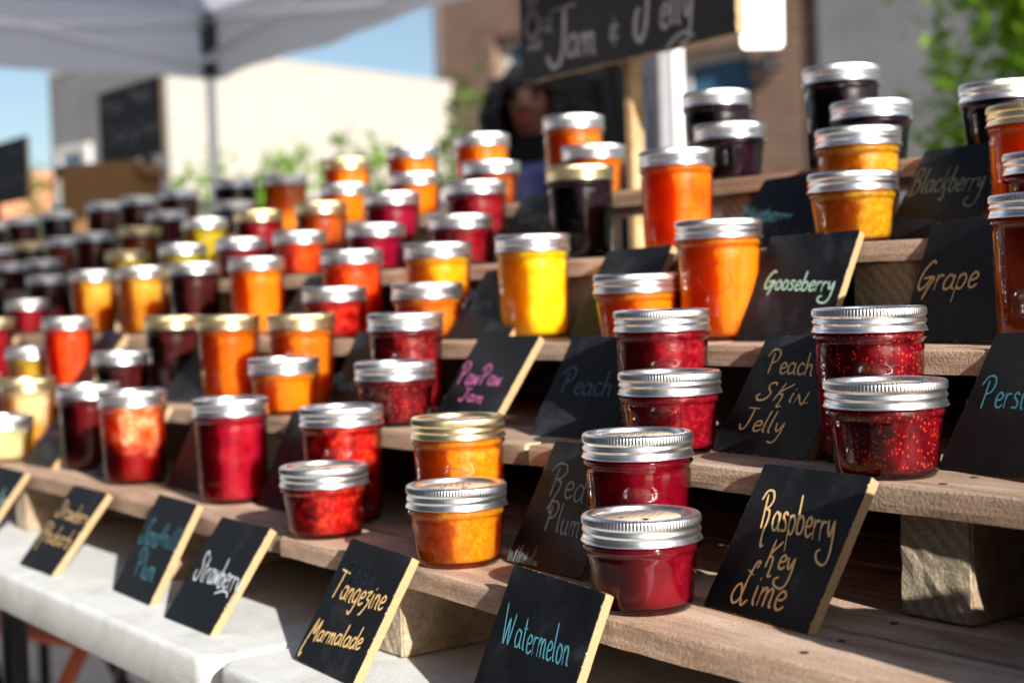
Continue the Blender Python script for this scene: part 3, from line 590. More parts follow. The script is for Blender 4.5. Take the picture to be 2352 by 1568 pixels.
# ---------------------------------------------------------------- lettering font: single strokes on a baseline, capitals one unit high
G = {
'a': (.48, [[(.38,.42),(.2,.5),(.04,.3),(.08,.06),(.24,.03),(.37,.2),(.40,.48)], [(.40,.48),(.38,.12),(.47,.02)]]),
'b': (.42, [[(.10,1),(.06,.5),(.04,.04)], [(.05,.3),(.2,.48),(.36,.35),(.32,.08),(.16,0),(.04,.08)]]),
'c': (.38, [[(.34,.42),(.2,.5),(.05,.3),(.10,.04),(.26,.01),(.36,.10)]]),
'd': (.46, [[(.36,.4),(.2,.5),(.04,.28),(.10,.02),(.26,.05),(.38,.3),(.44,1)], [(.40,.5),(.37,.1),(.45,.01)]]),
'e': (.38, [[(.05,.24),(.27,.28),(.34,.40),(.2,.5),(.05,.32),(.08,.06),(.22,0),(.37,.10)]]),
'g': (.46, [[(.36,.42),(.2,.5),(.04,.3),(.08,.06),(.24,.03),(.36,.2),(.38,.48),(.35,-.15),(.22,-.42),(.05,-.33)]]),
'h': (.42, [[(.10,1),(.06,.5),(.04,0)], [(.05,.25),(.2,.48),(.33,.4),(.33,.08),(.41,.0)]]),
'i': (.18, [[(.07,.5),(.06,.12),(.13,0)], [(.09,.68),(.10,.73)]]),
'k': (.42, [[(.09,1),(.05,0)], [(.36,.55),(.08,.25),(.22,.18),(.30,-.15),(.22,-.32),(.12,-.22)]]),
'l': (.20, [[(.10,1),(.06,.5),(.06,.1),(.14,0)]]),
'm': (.60, [[(.05,.48),(.04,0)], [(.04,.3),(.16,.48),(.25,.4),(.25,0)], [(.25,.3),(.38,.48),(.48,.4),(.48,.06),(.56,0)]]),
'n': (.42, [[(.05,.48),(.04,0)], [(.04,.3),(.18,.48),(.31,.4),(.31,.06),(.39,0)]]),
'o': (.40, [[(.2,.5),(.05,.34),(.07,.08),(.2,0),(.34,.14),(.34,.38),(.2,.5),(.12,.48)]]),
'p': (.42, [[(.06,.48),(.02,-.42)], [(.05,.35),(.2,.5),(.36,.35),(.28,.06),(.14,.01),(.05,.10)]]),
'r': (.32, [[(.05,.48),(.05,0)], [(.05,.28),(.15,.46),(.30,.46)]]),
's': (.34, [[(.31,.44),(.17,.5),(.08,.38),(.26,.2),(.24,.03),(.04,.02)]]),
't': (.30, [[(.14,.85),(.11,.12),(.21,0)], [(.02,.56),(.27,.58)]]),
'u': (.42, [[(.05,.48),(.05,.12),(.17,0),(.32,.16),(.34,.48)], [(.34,.48),(.33,.1),(.41,.01)]]),
'w': (.50, [[(.04,.48),(.12,.03),(.24,.40),(.34,.03),(.46,.50)]]),
'y': (.42, [[(.05,.48),(.09,.2),(.2,.12),(.34,.48)], [(.36,.5),(.32,-.1),(.18,-.42),(-.06,-.40)]]),
'Y': (.42, [[(.05,.48),(.09,.2),(.2,.12),(.34,.48)], [(.36,.5),(.36,.0),(.28,-.42),(.05,-.62),(-.3,-.55),(-.38,-.36),(-.2,-.26)]]),
'z': (.40, [[(.03,.48),(.32,.48),(.05,.02),(.36,.04)]]),
'2': (.40, [[(.02,.45),(.30,.52),(.14,.26),(.34,.18),(.26,-.08),(.12,-.3),(.02,-.36)]]),
'A': (.62, [[(.02,0),(.26,1),(.5,0)], [(.1,.35),(.46,.35)]]),
'B': (.62, [[(.14,.86),(.10,.4),(.08,.0)], [(-.12,.68),(.10,.95),(.38,1),(.48,.80),(.3,.56),(.12,.5)], [(.14,.5),(.42,.48),(.5,.22),(.3,-.02),(-.02,-.06),(-.2,.06),(-.08,.14)]]),
'C': (.56, [[(.5,.85),(.3,1),(.06,.65),(.08,.2),(.3,0),(.54,.14)]]),
'G': (.66, [[(.50,.92),(.36,1),(.12,.7),(.02,.3),(.12,.04),(.34,.16),(.52,.46)], [(.20,.42),(.60,.44),(.48,.1),(.36,-.28)]]),
'J': (.56, [[(.08,1),(.56,1.02)], [(.36,1),(.34,.4),(.26,.04),(.1,-.02),(.0,.18)]]),
'Q': (.60, [[(.34,1.2),(.40,.6),(.34,.15),(.20,-.02),(.04,.12),(.06,.42),(.14,.5)]]),
'K': (.62, [[(.20,1),(.12,.4),(.06,0)], [(.58,.98),(.12,.44),(.32,.36),(.34,-.02),(.32,-.3),(.48,-.26)]]),
'L': (.72, [[(.56,.96),(.62,1.12),(.48,1.08),(.36,.6),(.30,.1),(.12,-.06),(-.04,.10),(.02,.38),(.20,.46),(.34,.10),(.44,-.08),(.60,.08)], [(.28,.86),(.50,.76)]]),
'M': (.74, [[(.0,0),(.22,.95),(.26,1),(.34,.35),(.62,1.0),(.60,.4),(.66,.0)], [(.0,0),(-.06,-.5),(.0,-.78),(.12,-.6)]]),
'N': (.66, [[(.06,.48),(.04,0)], [(.06,.48),(.30,.02),(.40,.02),(.42,.62)], [(.42,.02),(.58,.08)]]),
'P': (.60, [[(.18,.86),(.10,.3),(.04,-.04)], [(-.14,.72),(.10,1),(.40,1.02),(.52,.80),(.38,.52),(.14,.42)]]),
'R': (.62, [[(.20,.88),(.12,.3),(.08,.0)], [(-.10,.74),(.14,.98),(.46,1.0),(.56,.80),(.40,.60),(.20,.52)], [(.20,.52),(.42,.46),(.40,.22),(.24,-.12),(.22,-.46),(.36,-.44)]]),
'S': (.60, [[(.52,.86),(.42,1),(.24,.90),(.26,.66),(.44,.40),(.34,.06),(.08,-.04),(-.08,.16),(.02,.30)]]),
'T': (.58, [[(-.08,1.06),(.26,1.02),(.60,.98)], [(.26,1),(.20,.5),(.12,0)]]),
'W': (.90, [[(.04,1.1),(.08,.4),(.14,.0),(.40,.72),(.46,.0),(.78,.86)]]),
'8': (.60, [[(.52,1.0),(.30,.62),(.06,.28),(.22,.0),(.46,.16),(.40,.46),(.14,.74),(.18,1.02),(.42,1.06),(.50,.92)]]),
'&': (.42, [[(.2,1),(.22,.86)], [(.34,.62),(.18,.7),(.10,.56),(.26,.46),(.08,.34),(.14,.18),(.34,.24)], [(.22,.02),(.22,-.1)]]),
'~': (1.0, [[(.0,.2),(.4,1.0),(.75,.8),(1.0,-.4)]]),
' ': (.3, []),
}
def spline(pts, k=6):
    if len(pts) == 2: return [Vector((*q, 0)) for q in pts]
    P = [pts[0]] + list(pts) + [pts[-1]]; out = []
    for i in range(1, len(P)-2):
        p0, p1, p2, p3 = (Vector((*q, 0)) for q in P[i-1:i+3])
        for s in range(k):
            t = s/k; out.append(0.5*((2*p1)+(-p0+p2)*t+(2*p0-5*p1+4*p2-p3)*t*t+(-p0+3*p1-3*p2+p3)*t**3))
    out.append(Vector((*P[-1], 0))); return out
def ribbon(pts, w_, z, rnd):
    vs, fs = [], []; n = len(pts)
    for i, q in enumerate(pts):
        d = pts[min(i+1, n-1)] - pts[max(i-1, 0)]
        d = d.normalized() if d.length > 1e-9 else Vector((1, 0, 0)); nn = Vector((-d.y, d.x, 0))
        ww = w_*(0.5 if i in (0, n-1) else 1)*rnd.uniform(0.86, 1.1)/2
        e = d*w_*0.3 if i == n-1 else (-d*w_*0.3 if i == 0 else Vector((0, 0, 0)))
        a_ = q+e+nn*ww; b_ = q+e-nn*ww; vs += [(a_.x, a_.y, z), (b_.x, b_.y, z)]
    for i in range(n-1): fs.append((2*i, 2*i+1, 2*i+3, 2*i+2))
    return vs, fs
def word(txt, p0, p1, cap, width, z=0.0003, seed=1):
    """p0,p1: ends of the baseline, cap: top of the first capital, metres on the board"""
    rnd = random.Random(seed); tot = sum(G[c][0] for c in txt) + 0.05*(len(txt)-1)
    p0, p1, cap = Vector((*p0, 0)), Vector((*p1, 0)), Vector((*cap, 0)); ux = (p1-p0)/tot; uy = cap-p0; x_ = 0; parts = []
    for c in txt:
        adv, st = G[c]; jy = rnd.uniform(-.03, .03)
        for s_ in st:
            pts = [p0 + ux*(x_+q.x) + uy*(q.y+jy) for q in spline(s_)]
            parts.append(ribbon(pts, width, z + rnd.uniform(0, 0.00005) + 0.00002*(len(parts) % 5), rnd))
        x_ += adv + 0.05
    return join(*parts) if parts else ([], [])

# ---------------------------------------------------------------- small chalkboard signs
BW, BH, BT = 0.088, 0.094, 0.0072
def board_mesh():
    bm = bmesh.new(); rnd = random.Random(5); nx = 26
    def ring(z, sh):
        P = []
        for (x0, y0, x1, y1) in ((-BW/2, 0, BW/2, 0), (BW/2, 0, BW/2, BH), (BW/2, BH, -BW/2, BH), (-BW/2, BH, -BW/2, 0)):
            for k in range(nx):
                t = k/nx; x_ = x0+(x1-x0)*t; y_ = y0+(y1-y0)*t; j = rnd.uniform(-1, 1)*0.00016
                # corners rounded 1.2 mm
                cx = max(-BW/2+0.0012, min(BW/2-0.0012, x_)); cy = max(0.0012, min(BH-0.0012, y_)); d = Vector((x_-cx, y_-cy)); 
                if d.length > 0.0012: d = d.normalized()*0.0012; x_, y_ = cx+d.x, cy+d.y
                P.append(bm.verts.new((x_*(1-sh)+j, (y_-BH/2)*(1-sh)+BH/2+j, z)))
        return P
    R = [ring(-BT, 0.006), ring(-BT+0.0006, 0), ring(-0.0005, 0), ring(0, 0.006)]; n = len(R[0])
    for a_, b_ in zip(R, R[1:]):
        for i in range(n): f = bm.faces.new((a_[i], a_[(i+1) % n], b_[(i+1) % n], b_[i])); f.material_index = 0 if b_ is R[-1] else 1
    bm.faces.new(R[-1]); bm.faces.new(R[0][::-1])
    me = bpy.data.meshes.new('board'); bm.to_mesh(me); bm.free(); me.materials.append(M['board']); me.materials.append(M['mdf']); return me
BM = board_mesh()
SIGNS = [
 ('watermelon', 0, (-0.6660, 0.4910, 0.010, 0.418, -0.070), [('Watermelon', (-31.0, 46.3), (32.7, 48.4), (-36.0, 68.0), 'cyan')], 'chalkboard sign reading Watermelon in turquoise leaning at the front right'),
 ('tangerine', 0, (-0.8610, 0.4790, -0.041, 0.545, -0.038), [('Tangerine', (-32.8, 49.7), (38.2, 53.3), (-33.0, 69.6), 'tan'), ('Marmalade', (-38.3, 15.6), (33.4, 23.9), (-37.9, 31.1), 'tan'), ('Red', (-26.9, 63.3), (5.3, 65.5), (-30.8, 77.9), 'faint')], 'chalkboard sign reading Tangerine Marmalade in tan letters on the white table'),
 ('strawberry', 0, (-1.0600, 0.4700, -0.006, 0.628, -0.006), [('Strawberry', (-31.1, 38.2), (50.9, 36.1), (-37.6, 63.1), 'white'), ('~', (15.8, 30.7), (38.4, 32.9), (16.8, 33.9), 'white')], 'chalkboard sign reading Strawberry in white letters on the white table'),
 ('sandhill', 0, (-1.1990, 0.4810, -0.025, 0.524, -0.015), [('Sand', (-36.4, 47.7), (3.3, 47.8), (-33.3, 71.7), 'cyan'), ('hill', (9.0, 49.9), (44.8, 49.7), (7.2, 70.4), 'cyan'), ('Plum', (-13.6, 18.7), (29.3, 19.1), (-21.6, 42.6), 'cyan')], 'chalkboard sign reading Sand hill Plum in turquoise on the white table'),
 ('strhubarb', 0, (-1.3950, 0.4640, 0.031, 0.682, -0.020), [('Strawberry', (-35.6, 57.8), (49.6, 55.5), (-39.2, 76.7), 'tan'), ('Rhubarb', (-37.6, 29.2), (39.7, 29.5), (-41.2, 49.3), 'tan')], 'chalkboard sign reading Strawberry Rhubarb in tan on the white table'),
 ('leftmost', 0, (-1.6360, 0.4650, 0.062, 0.668, -0.033), [('Apple', (-30.2, 48.0), (48.6, 48.0), (-39.4, 70.4), 'mint')], 'chalkboard sign with mint green writing cut off by the left photo edge'),
 ('raspberry', 1, (-0.5559, 0.5840, -0.103, 0.567, -0.008), [('Raspberry', (-24.8, 53.3), (36.2, 52.6), (-32.6, 76.7), 'tan'), ('Key', (-7.9, 31.5), (15.7, 31.0), (-10.1, 48.3), 'tan'), ('Lime', (-22.6, 7.6), (19.7, 8.9), (-24.5, 30.0), 'tan')], 'chalkboard sign reading Raspberry Key Lime in tan on the lowest shelf'),
 ('redplum', 1, (-0.7509, 0.5880, -0.071, 0.528, 0.015), [('Red', (-26.1, 53.4), (15.5, 50.9), (-31.3, 77.8), 'pale'), ('Plum', (-14.9, 28.2), (25.4, 26.3), (-19.9, 48.7), 'pale')], 'chalkboard sign reading Red Plum in pale chalk on the lowest shelf'),
 ('peachskin', 2, (-0.6513, 0.6940, -0.071, 0.620, 0.008), [('Peach', (-26.4, 63.6), (16.5, 61.6), (-31.2, 81.4), 'tan'), ('SKiN', (-24.6, 42.6), (25.5, 40.3), (-22.8, 56.6), 'tan'), ('Jelly', (-29.5, 19.1), (13.1, 16.4), (-29.5, 35.4), 'tan')], 'chalkboard sign reading Peach Skin Jelly in tan on the second shelf'),
 ('persimmon', 2, (-0.4831, 0.7010, -0.297, 0.555, 0.040), [('Persimmon', (-29.4, 43.4), (47.3, 41.5), (-34.7, 63.5), 'cyan')], 'chalkboard sign beginning Persi in turquoise at the right photo edge'),
 ('peach', 2, (-0.8445, 0.6920, 0.097, 0.642, 0.026), [('Peach', (-29.7, 40.6), (25.2, 36.3), (-33.3, 63.1), 'slate')], 'chalkboard sign reading only Peach in dull blue on the second shelf'),
 ('pawpaw', 2, (-0.9883, 0.6900, -0.013, 0.657, 0.005), [('Paw', (-36.2, 43.4), (-5.8, 41.9), (-40.6, 65.1), 'pink'), ('Paw', (-3.1, 43.3), (27.5, 41.4), (-7.9, 62.3), 'pink'), ('Jam', (-20.8, 26.6), (14.8, 24.3), (-20.7, 39.3), 'pink')], 'chalkboard sign reading Paw Paw Jam in pink on the second shelf'),
 ('gooseberry', 3, (-0.7418, 0.8170, 0.025, 0.517, 0.002), [('Gooseberry', (-31.9, 45.1), (37.5, 41.1), (-32.1, 61.5), 'mint')], 'chalkboard sign reading Gooseberry in mint green on the third shelf'),
 ('grape', 3, (-0.6000, 0.8260, -0.183, 0.428, 0.040), [('Grape', (-40.6, 41.0), (16.5, 39.1), (-39.3, 63.6), 'tan')], 'chalkboard sign reading Grape in tan at the right on the third shelf'),
 ('blackberry', 4, (-0.6844, 0.9250, -0.056, 0.644, 0.017), [('Blackberry', (-39.1, 49.0), (32.6, 44.4), (-41.2, 74.9), 'sage')], 'chalkboard sign reading Blackberry in grey green on the fourth shelf'),
 ('blueberry', 4, (-0.8320, 0.9030, 0.078, 0.803, 0.051), [('Blueberry', (-46.1, 42.3), (12.6, 29.7), (-48.6, 63.4), 'teal')], 'dark chalkboard sign reading Blueberry in dull teal on the fourth shelf'),
 ('blankback', 3, (-0.9429, 0.8110, -0.034, 0.572, 0.014), [], 'chalkboard sign with no visible writing behind the short orange jar, third shelf'),
 ('chalkdots', 3, (-1.0910, 0.7850, 0.122, 0.774, 0.045), [('Plum', (-46.0, 44.0), (-2.6, 38.5), (-52.6, 65.4), 'slate')], 'chalkboard sign with pale blue writing behind the bright yellow jar'),
 ('bananas', 4, (-1.2033, 0.9270, 0.088, 0.626, 0.051), [('Cherry', (-29.2, 57.4), (20.5, 50.8), (-31.8, 76.8), 'sage')], 'chalkboard sign with grey green writing behind the gold lidded black jar'),
 ('plumdark', 2, (-1.1840, 0.7010, 0.065, 0.556, 0.068), [('Plum', (-51.0, 31.7), (-9.2, 26.5), (-49.4, 46.6), 'slate')], 'chalkboard sign with faint blue writing left of the seedy red jars, second shelf'),
 ('greyback', 3, (-1.4700, 0.7950, 0.089, 0.704, 0.023), [], 'plain chalkboard sign behind the short red jar on the third shelf'),
 ('darkpurple', 1, (-1.3320, 0.5950, -0.003, 0.468, -0.004), [], 'dark chalkboard sign between the salmon jar and the magenta jar, lowest shelf'),
 ('behindmagenta', 1, (-1.1350, 0.5960, -0.004, 0.455, -0.005), [], 'dark chalkboard sign between the magenta jar and the red chunky jars'),
 ('pinkmark', 1, (-1.6790, 0.5660, 0.062, 0.715, -0.006), [('Rose', (-55.5, 43.0), (3.5, 41.7), (-62.2, 58.9), 'pink')], 'chalkboard sign with a pink scribble left of the dark red jar, lowest shelf'),
 ('lightedge', 1, (-1.4870, 0.5770, -0.027, 0.627, 0.004), [], 'chalkboard sign showing its pale wooden edge right of the salmon jar'),
 ('greytan', 2, (-1.8830, 0.6920, -0.030, 0.640, -0.081), [], 'chalkboard sign with tan edge right of the tall red orange jar, second shelf'),
 ('tanleft', 2, (-2.3120, 0.6850, -0.072, 0.701, -0.127), [], 'chalkboard sign with tan edge at the left photo edge, second shelf'),
 ('darkgap', 2, (-1.5090, 0.6710, 0.122, 0.803, 0.082), [], 'plain dark chalkboard sign between the gold lidded dark and amber jars'),
]
def frame_matrix(s, xb, yb, rz, lean, roll):
    u = Vector((math.cos(rz), math.sin(rz), 0)); n0 = Vector((-math.sin(rz), math.cos(rz), 0))
    v = n0*math.sin(lean) + Vector((0, 0, math.cos(lean)))
    u2 = u*math.cos(roll) + v*math.sin(roll); v2 = -u*math.sin(roll) + v*math.cos(roll); n = u2.cross(v2)
    return Matrix(((u2.x, v2.x, n.x, xb), (u2.y, v2.y, n.y, yb), (u2.z, v2.z, n.z, zs(s, xb)+0.0008), (0, 0, 0, 1)))
for si, (name, s, fr, texts, label) in enumerate(SIGNS):
    t = bpy.data.objects.new('chalkboard_sign', None); C.objects.link(t); t.empty_display_size = 0.02
    t.matrix_world = frame_matrix(s, *fr); tag(t, label, 'sign', 'small chalkboard flavour signs')
    b = link('board', BM, t)
    for ti, (txt, p0, p1, cap, col) in enumerate(texts):
        if txt.endswith('y') and name in ('gooseberry', 'raspberry', 'blackberry', 'blueberry'): txt = txt[:-1] + 'Y'
        if name == 'tangerine' and txt == 'Tangerine': txt = 'Tange2ine'
        f = 0.001; wd = 0.0019 if name not in ('redplum', 'watermelon', 'peachskin', 'persimmon') else 0.0014
        if name in ('gooseberry', 'pawpaw', 'strawberry'): wd = 0.0016
        if name in ('sandhill', 'strhubarb'): wd = 0.0012
        if name == 'watermelon': wd = 0.0011
        if name in ('raspberry', 'tangerine'): wd = 0.0016
        vs, fs = word(txt, (p0[0]*f, p0[1]*f), (p1[0]*f, p1[1]*f), (cap[0]*f, cap[1]*f), wd, seed=si*7+ti)
        if vs: link('lettering', mesh('lettering', vs, fs, CM[col]), t)
    if name == 'redplum':     # dried splash marks along the foot of the board
        rnd = random.Random(9); parts = []
        for k in range(60):
            x_ = -0.043 + 0.036*rnd.random(); h_ = 0.010*math.exp(-((x_+0.033)/0.012)**2) + 0.003 + (0.010 if abs(x_+0.0145) < 0.0012 else 0)
            q = [Vector((x_, 0.002, 0)), Vector((x_+rnd.uniform(-.002, .002), 0.002+h_*rnd.random(), 0)), Vector((x_+rnd.uniform(-.003, .003), 0.003+h_*rnd.random(), 0))]
            parts.append(ribbon(q, 0.0004, 0.0003+k*1e-6, rnd))
        v_, f_ = join(*parts); link('chalk_marks', mesh('chalk_marks', v_, f_, CM['pale']), t)

# ---------------------------------------------------------------- unseen jars added at the right to shade the visible shelves
SHADE_JARS = [(-0.30,.572,1,'T','garnet','s'),(-0.235,.606,1,'T','garnet','s'),(-0.20,.672,2,'S','orange','s'),(-0.24,.712,2,'T','orange','s'),(-0.33,.80,3,'T','dark','s'),(-0.36,.915,4,'T','amber','s'),(-0.40,1.03,5,'T','black','s')]
SHADE_LABELS = ['tall garnet jar to the right of the Raspberry Key Lime sign, out of frame','tall garnet jar furthest right on the lowest shelf, out of frame','short orange jar right of the Persimmon sign, out of frame','tall orange jar right of the Persimmon sign, out of frame','tall dark jar right of the brick red jar, out of frame','tall amber jar right end of the fourth shelf, out of frame','tall black jar right end of the top shelf, out of frame']
for i, (e, l_) in enumerate(zip(SHADE_JARS, SHADE_LABELS)): make_jar(*e, l_, 200+i)
for e_, l_ in (((-0.165,.566,1,'T','orange','s'),'tall orange jar right of the stacked jars, out of frame'),((-0.10,.605,1,'T','amber','s'),'tall amber jar at the right end of the lowest shelf, out of frame')): make_jar(*e_, l_, 220)
for e_, l_ in (((-0.165,.566,1,'S','orange','s'),'short orange jar stacked on a tall orange jar, out of frame'),):
    make_jar(*e_, l_, 221).location.z += 0.0968
st = make_jar(-0.299, .572, 1, 'S', 'crimson', 's', 'short crimson jar stacked on a tall garnet jar, out of frame at right', 210); st.location.z += 0.0968

# ---------------------------------------------------------------- big hand lettered boards on posts
def post(name, x, y, z0, z1, sx, sy, mat, label, cat, lean=(0, 0)):
    t = link(name, boxes(name, [(-sx/2, -sy/2, z0, sx/2, sy/2, z1)], mat, 0.0015), None, (x, y, 0), (lean[1], lean[0], 0)); tag(t, label, cat); return t
post('wooden_post', -1.383, 1.264, 0.0, 1.56, 0.014, 0.022, M['post'], 'slim pine post holding up the large Jam and Jelly chalkboard', 'post')
def chip_board(w_, h_, t_):
    bm = bmesh.new(); rnd = random.Random(2); n = 40; per = []
    for (x0, y0, x1, y1) in ((0, 0, w_, 0), (w_, 0, w_, h_), (w_, h_, 0, h_), (0, h_, 0, 0)):
        for k in range(n):
            t = k/n; j = rnd.uniform(-1, 1)*0.0009; per.append((x0+(x1-x0)*t+j, y0+(y1-y0)*t+j))
    R = [[bm.verts.new((x_, z if False else 0, 0)) for x_, y_ in per] for z in ()]
    R = [[bm.verts.new((x_, yy, y_)) for x_, y_ in per] for yy in (0, t_)]; m_ = len(per)
    for i in range(m_): f = bm.faces.new((R[0][i], R[0][(i+1) % m_], R[1][(i+1) % m_], R[1][i])); f.material_index = 1
    bm.faces.new(R[0][::-1]); bm.faces.new(R[1]); bmesh.ops.recalc_face_normals(bm, faces=bm.faces[:])
    me = bpy.data.meshes.new('board'); bm.to_mesh(me); bm.free(); me.materials.append(M['bigboard']); me.materials.append(M['mdf']); return me
M['bigboard'] = simple('big_chalkboard', (0.0085, 0.0085, 0.009), 0.6, bumpy=0.0003, bscale=60, var=0.5)
bx0, bz0 = -1.5787, Z0+0.3035
t = empty('hanging_chalkboard', (bx0, 1.235, bz0)); tag(t, 'large black chalkboard lettered Jam and Jelly on a pine post', 'sign')
link('board', chip_board(0.4085, 0.215, 0.012), t)
def up_word(txt, p0, p1, cap, wd, seed, mat='grey'):
    vs, fs = word(txt, (p0[0]-bx0, p0[1]-bz0+Z0), (p1[0]-bx0, p1[1]-bz0+Z0), (cap[0]-bx0, cap[1]-bz0+Z0), wd, seed=seed)
    vs = [(v[0], -0.0006-(v[2]-0.0003), v[1]) for v in vs]; link('lettering', mesh('lettering', vs, fs, CM[mat]), t)
up_word('8', (-1.5702, .3624), (-1.530, .3621), (-1.5659, .4319), 0.0085, 1)
up_word('oz', (-1.533, .3662), (-1.5083, .3663), (-1.531, .400), 0.0035, 2)
up_word('small', (-1.5663, .3458), (-1.5333, .3447), (-1.5657, .3605), 0.0022, 3)
up_word('J', (-1.5215, .3188), (-1.4642, .3169), (-1.5174, .3923), 0.0080, 4)
up_word('am', (-1.4803, .3232), (-1.4203, .3205), (-1.4765, .3793), 0.0062, 5)
up_word('&', (-1.3954, .3255), (-1.3723, .3259), (-1.3936, .3587), 0.0042, 6)
up_word('Q', (-1.3463, .3234), (-1.3103, .3258), (-1.3401, .3990), 0.0080, 7)
up_word('elly', (-1.298, .3306), (-1.2401, .3321), (-1.293, .3892), 0.0055, 8)
up_word('~', (-1.2874, .3035), (-1.240, .3150), (-1.286, .3120), 0.0050, 9)
M['paper'] = simple('white_card', (0.82, 0.81, 0.78), 0.5, var=0.02)
bm = bmesh.new(); cv = []
for k, (cx, cz) in enumerate([(0.019, 0.13), (-0.019, 0.13), (-0.019, 0.008), (0.019, 0.008)]):
    for s_ in range(5): th = PI/2*k + PI/2*s_/4; cv.append((cx+0.008*math.cos(th), cz+0.008*math.sin(th)))
Rr = [[bm.verts.new((x_, yy, z_)) for x_, z_ in cv] for yy in (0, 0.0012)]
for i in range(len(cv)): bm.faces.new((Rr[0][i], Rr[0][(i+1) % 20], Rr[1][(i+1) % 20], Rr[1][i]))
bm.faces.new(Rr[0][::-1]); bm.faces.new(Rr[1]); bmesh.ops.recalc_face_normals(bm, faces=bm.faces[:])
me = bpy.data.meshes.new('price_card'); bm.to_mesh(me); bm.free(); me.materials.append(M['paper'])
pc = empty('price_card', (-1.190, 1.300, Z0+0.292), (0, 0.02, 0.88)); tag(pc, 'white laminated price card with rounded corners beside the large chalkboard', 'card')
link('card', me, pc)
rnd = random.Random(4); parts = []
for row in range(9):
    x_ = -0.021
    while x_ < 0.014:
        l_ = rnd.uniform(0.003, 0.008); parts.append(([(x_, -0.0006, 0.122-row*0.008), (x_+l_, -0.0006, 0.122-row*0.008), (x_+l_, -0.0006, 0.1235-row*0.008), (x_, -0.0006, 0.1235-row*0.008)], [(0, 1, 2, 3)])); x_ += l_+0.002
    if row == 3: break
link('card_print', mesh('card_print', *join(*parts), CM['sage']), pc)

def far_board(x, y, z, w_, h_, rz, label, gw):
    t = empty('hanging_chalkboard', (x, y, Z0+z), (0, 0, rz)); tag(t, label, 'sign')
    link('board', chip_board(w_, h_, 0.012), t); rnd = random.Random(int(w_*1000)+gw)
    for k, (tx, u, v, s_) in enumerate([('Plum', .10, .68, .30), ('Peach', .55, .74, .3), ('Jelly', .12, .28, .5), ('Jam', .62, .30, .36)]):
        vs, fs = word(tx, (u*w_, v*h_), ((u+s_)*w_, v*h_), (u*w_, (v+.2)*h_), 0.006, seed=k+gw)
        vs = [(q[0], -0.0008-(q[2]-0.0003), q[1]) for q in vs]; link('lettering', mesh('lettering', vs, fs, CM['grey']), t)
    return t
far_board(-5.05, 1.99, 0.548, 0.48, 0.262, 0.06, 'square black chalkboard in front of the pale building, far left', 1)
post('wooden_post', -4.83, 2.075, 0.0, Z0+0.56, 0.05, 0.03, M['steel_black'], 'dark post under the square black chalkboard at far left', 'post')
far_board(-6.47, 2.01, 0.505, 0.50, 0.265, 0.05, 'black chalkboard cut off by the left photo edge', 9)
post('wooden_post', -6.26, 1.99, 0.0, Z0+0.52, 0.04, 0.03, M['steel_black'], 'dark post under the chalkboard at the left photo edge', 'post')

# ---------------------------------------------------------------- tent
M['canopy'], nt, ns, ls, bs = newmat('tent_canopy')
nt.nodes.remove(bs); d_ = nt.nodes.new('ShaderNodeBsdfDiffuse'); tl = nt.nodes.new('ShaderNodeBsdfTranslucent'); mx = nt.nodes.new('ShaderNodeMixShader')
d_.inputs[0].default_value = (0.88, 0.88, 0.90, 1); tl.inputs[0].default_value = (0.85, 0.85, 0.97, 1); mx.inputs[0].default_value = 0.55
ls.new(d_.outputs[0], mx.inputs[1]); ls.new(tl.outputs[0], mx.inputs[2]); ls.new(mx.outputs[0], nt.nodes['Material Output'].inputs[0])
M['frame'] = simple('tent_frame', (0.90, 0.91, 0.93), 0.35, metal=0.0); M['bracket'] = simple('black_plastic', (0.015, 0.015, 0.018), 0.5); M['whitepost'] = simple('white_post', (0.82, 0.82, 0.82), 0.4)
M['redtag'] = simple('red_label', (0.45, 0.04, 0.05), 0.5)
tx0, tx1, ty0, ty1, ez, vz = -5.69, -2.80, -0.20, 2.76, Z0+1.30, Z0+1.0
tc_ = ((tx0+tx1)/2, (ty0+ty1)/2)
t = empty('market_tent', (tc_[0], tc_[1], 0)); tag(t, 'white pop up market tent with grey frame, upper left', 'tent')
n = 12; vs, fs = [], []
cor = [(tx0, ty0), (tx1, ty0), (tx1, ty1), (tx0, ty1)]
for k in range(4):
    a_, b_ = cor[k], cor[(k+1) % 4]; base = len(vs)
    for i in range(n+1):
        for j in range(n+1):
            u_, v_ = i/n, j/n; ex = a_[0]+(b_[0]-a_[0])*u_; ey = a_[1]+(b_[1]-a_[1])*u_
            x_ = ex+(tc_[0]-ex)*v_; y_ = ey+(tc_[1]-ey)*v_; z_ = ez + 0.95*v_ - 0.10*math.sin(PI*v_)*(1-0.3*abs(2*u_-1)) - 0.03*math.sin(PI*u_)*(1-v_)
            vs.append((x_-tc_[0], y_-tc_[1], z_))
    for i in range(n):
        for j in range(n): q = base+i*(n+1)+j; fs.append((q, q+n+1, q+n+2, q+1))
link('roof_cloth', mesh('roof_cloth', vs, fs, M['canopy'], True), t)
vs, fs = [], []; per = []
for k in range(4):
    a_, b_ = cor[k], cor[(k+1) % 4]
    for i in range(24): u_ = i/24; per.append((a_[0]+(b_[0]-a_[0])*u_, a_[1]+(b_[1]-a_[1])*u_, u_))
for z_ in (0, 1, 2):
    for x_, y_, u_ in per:
        d_z = ez - 0.03*math.sin(PI*u_) if z_ == 0 else (vz if z_ == 2 else (ez+vz)/2)
        off = 1+0.004*math.sin(u_*40)*z_; vs.append(((x_-tc_[0])*off, (y_-tc_[1])*off, d_z + (0.008*math.sin(u_*17) if z_ == 2 else 0)))
m_ = len(per)
for r_ in range(2):
    for i in range(m_): fs.append((r_*m_+i, r_*m_+(i+1) % m_, (r_+1)*m_+(i+1) % m_, (r_+1)*m_+i))
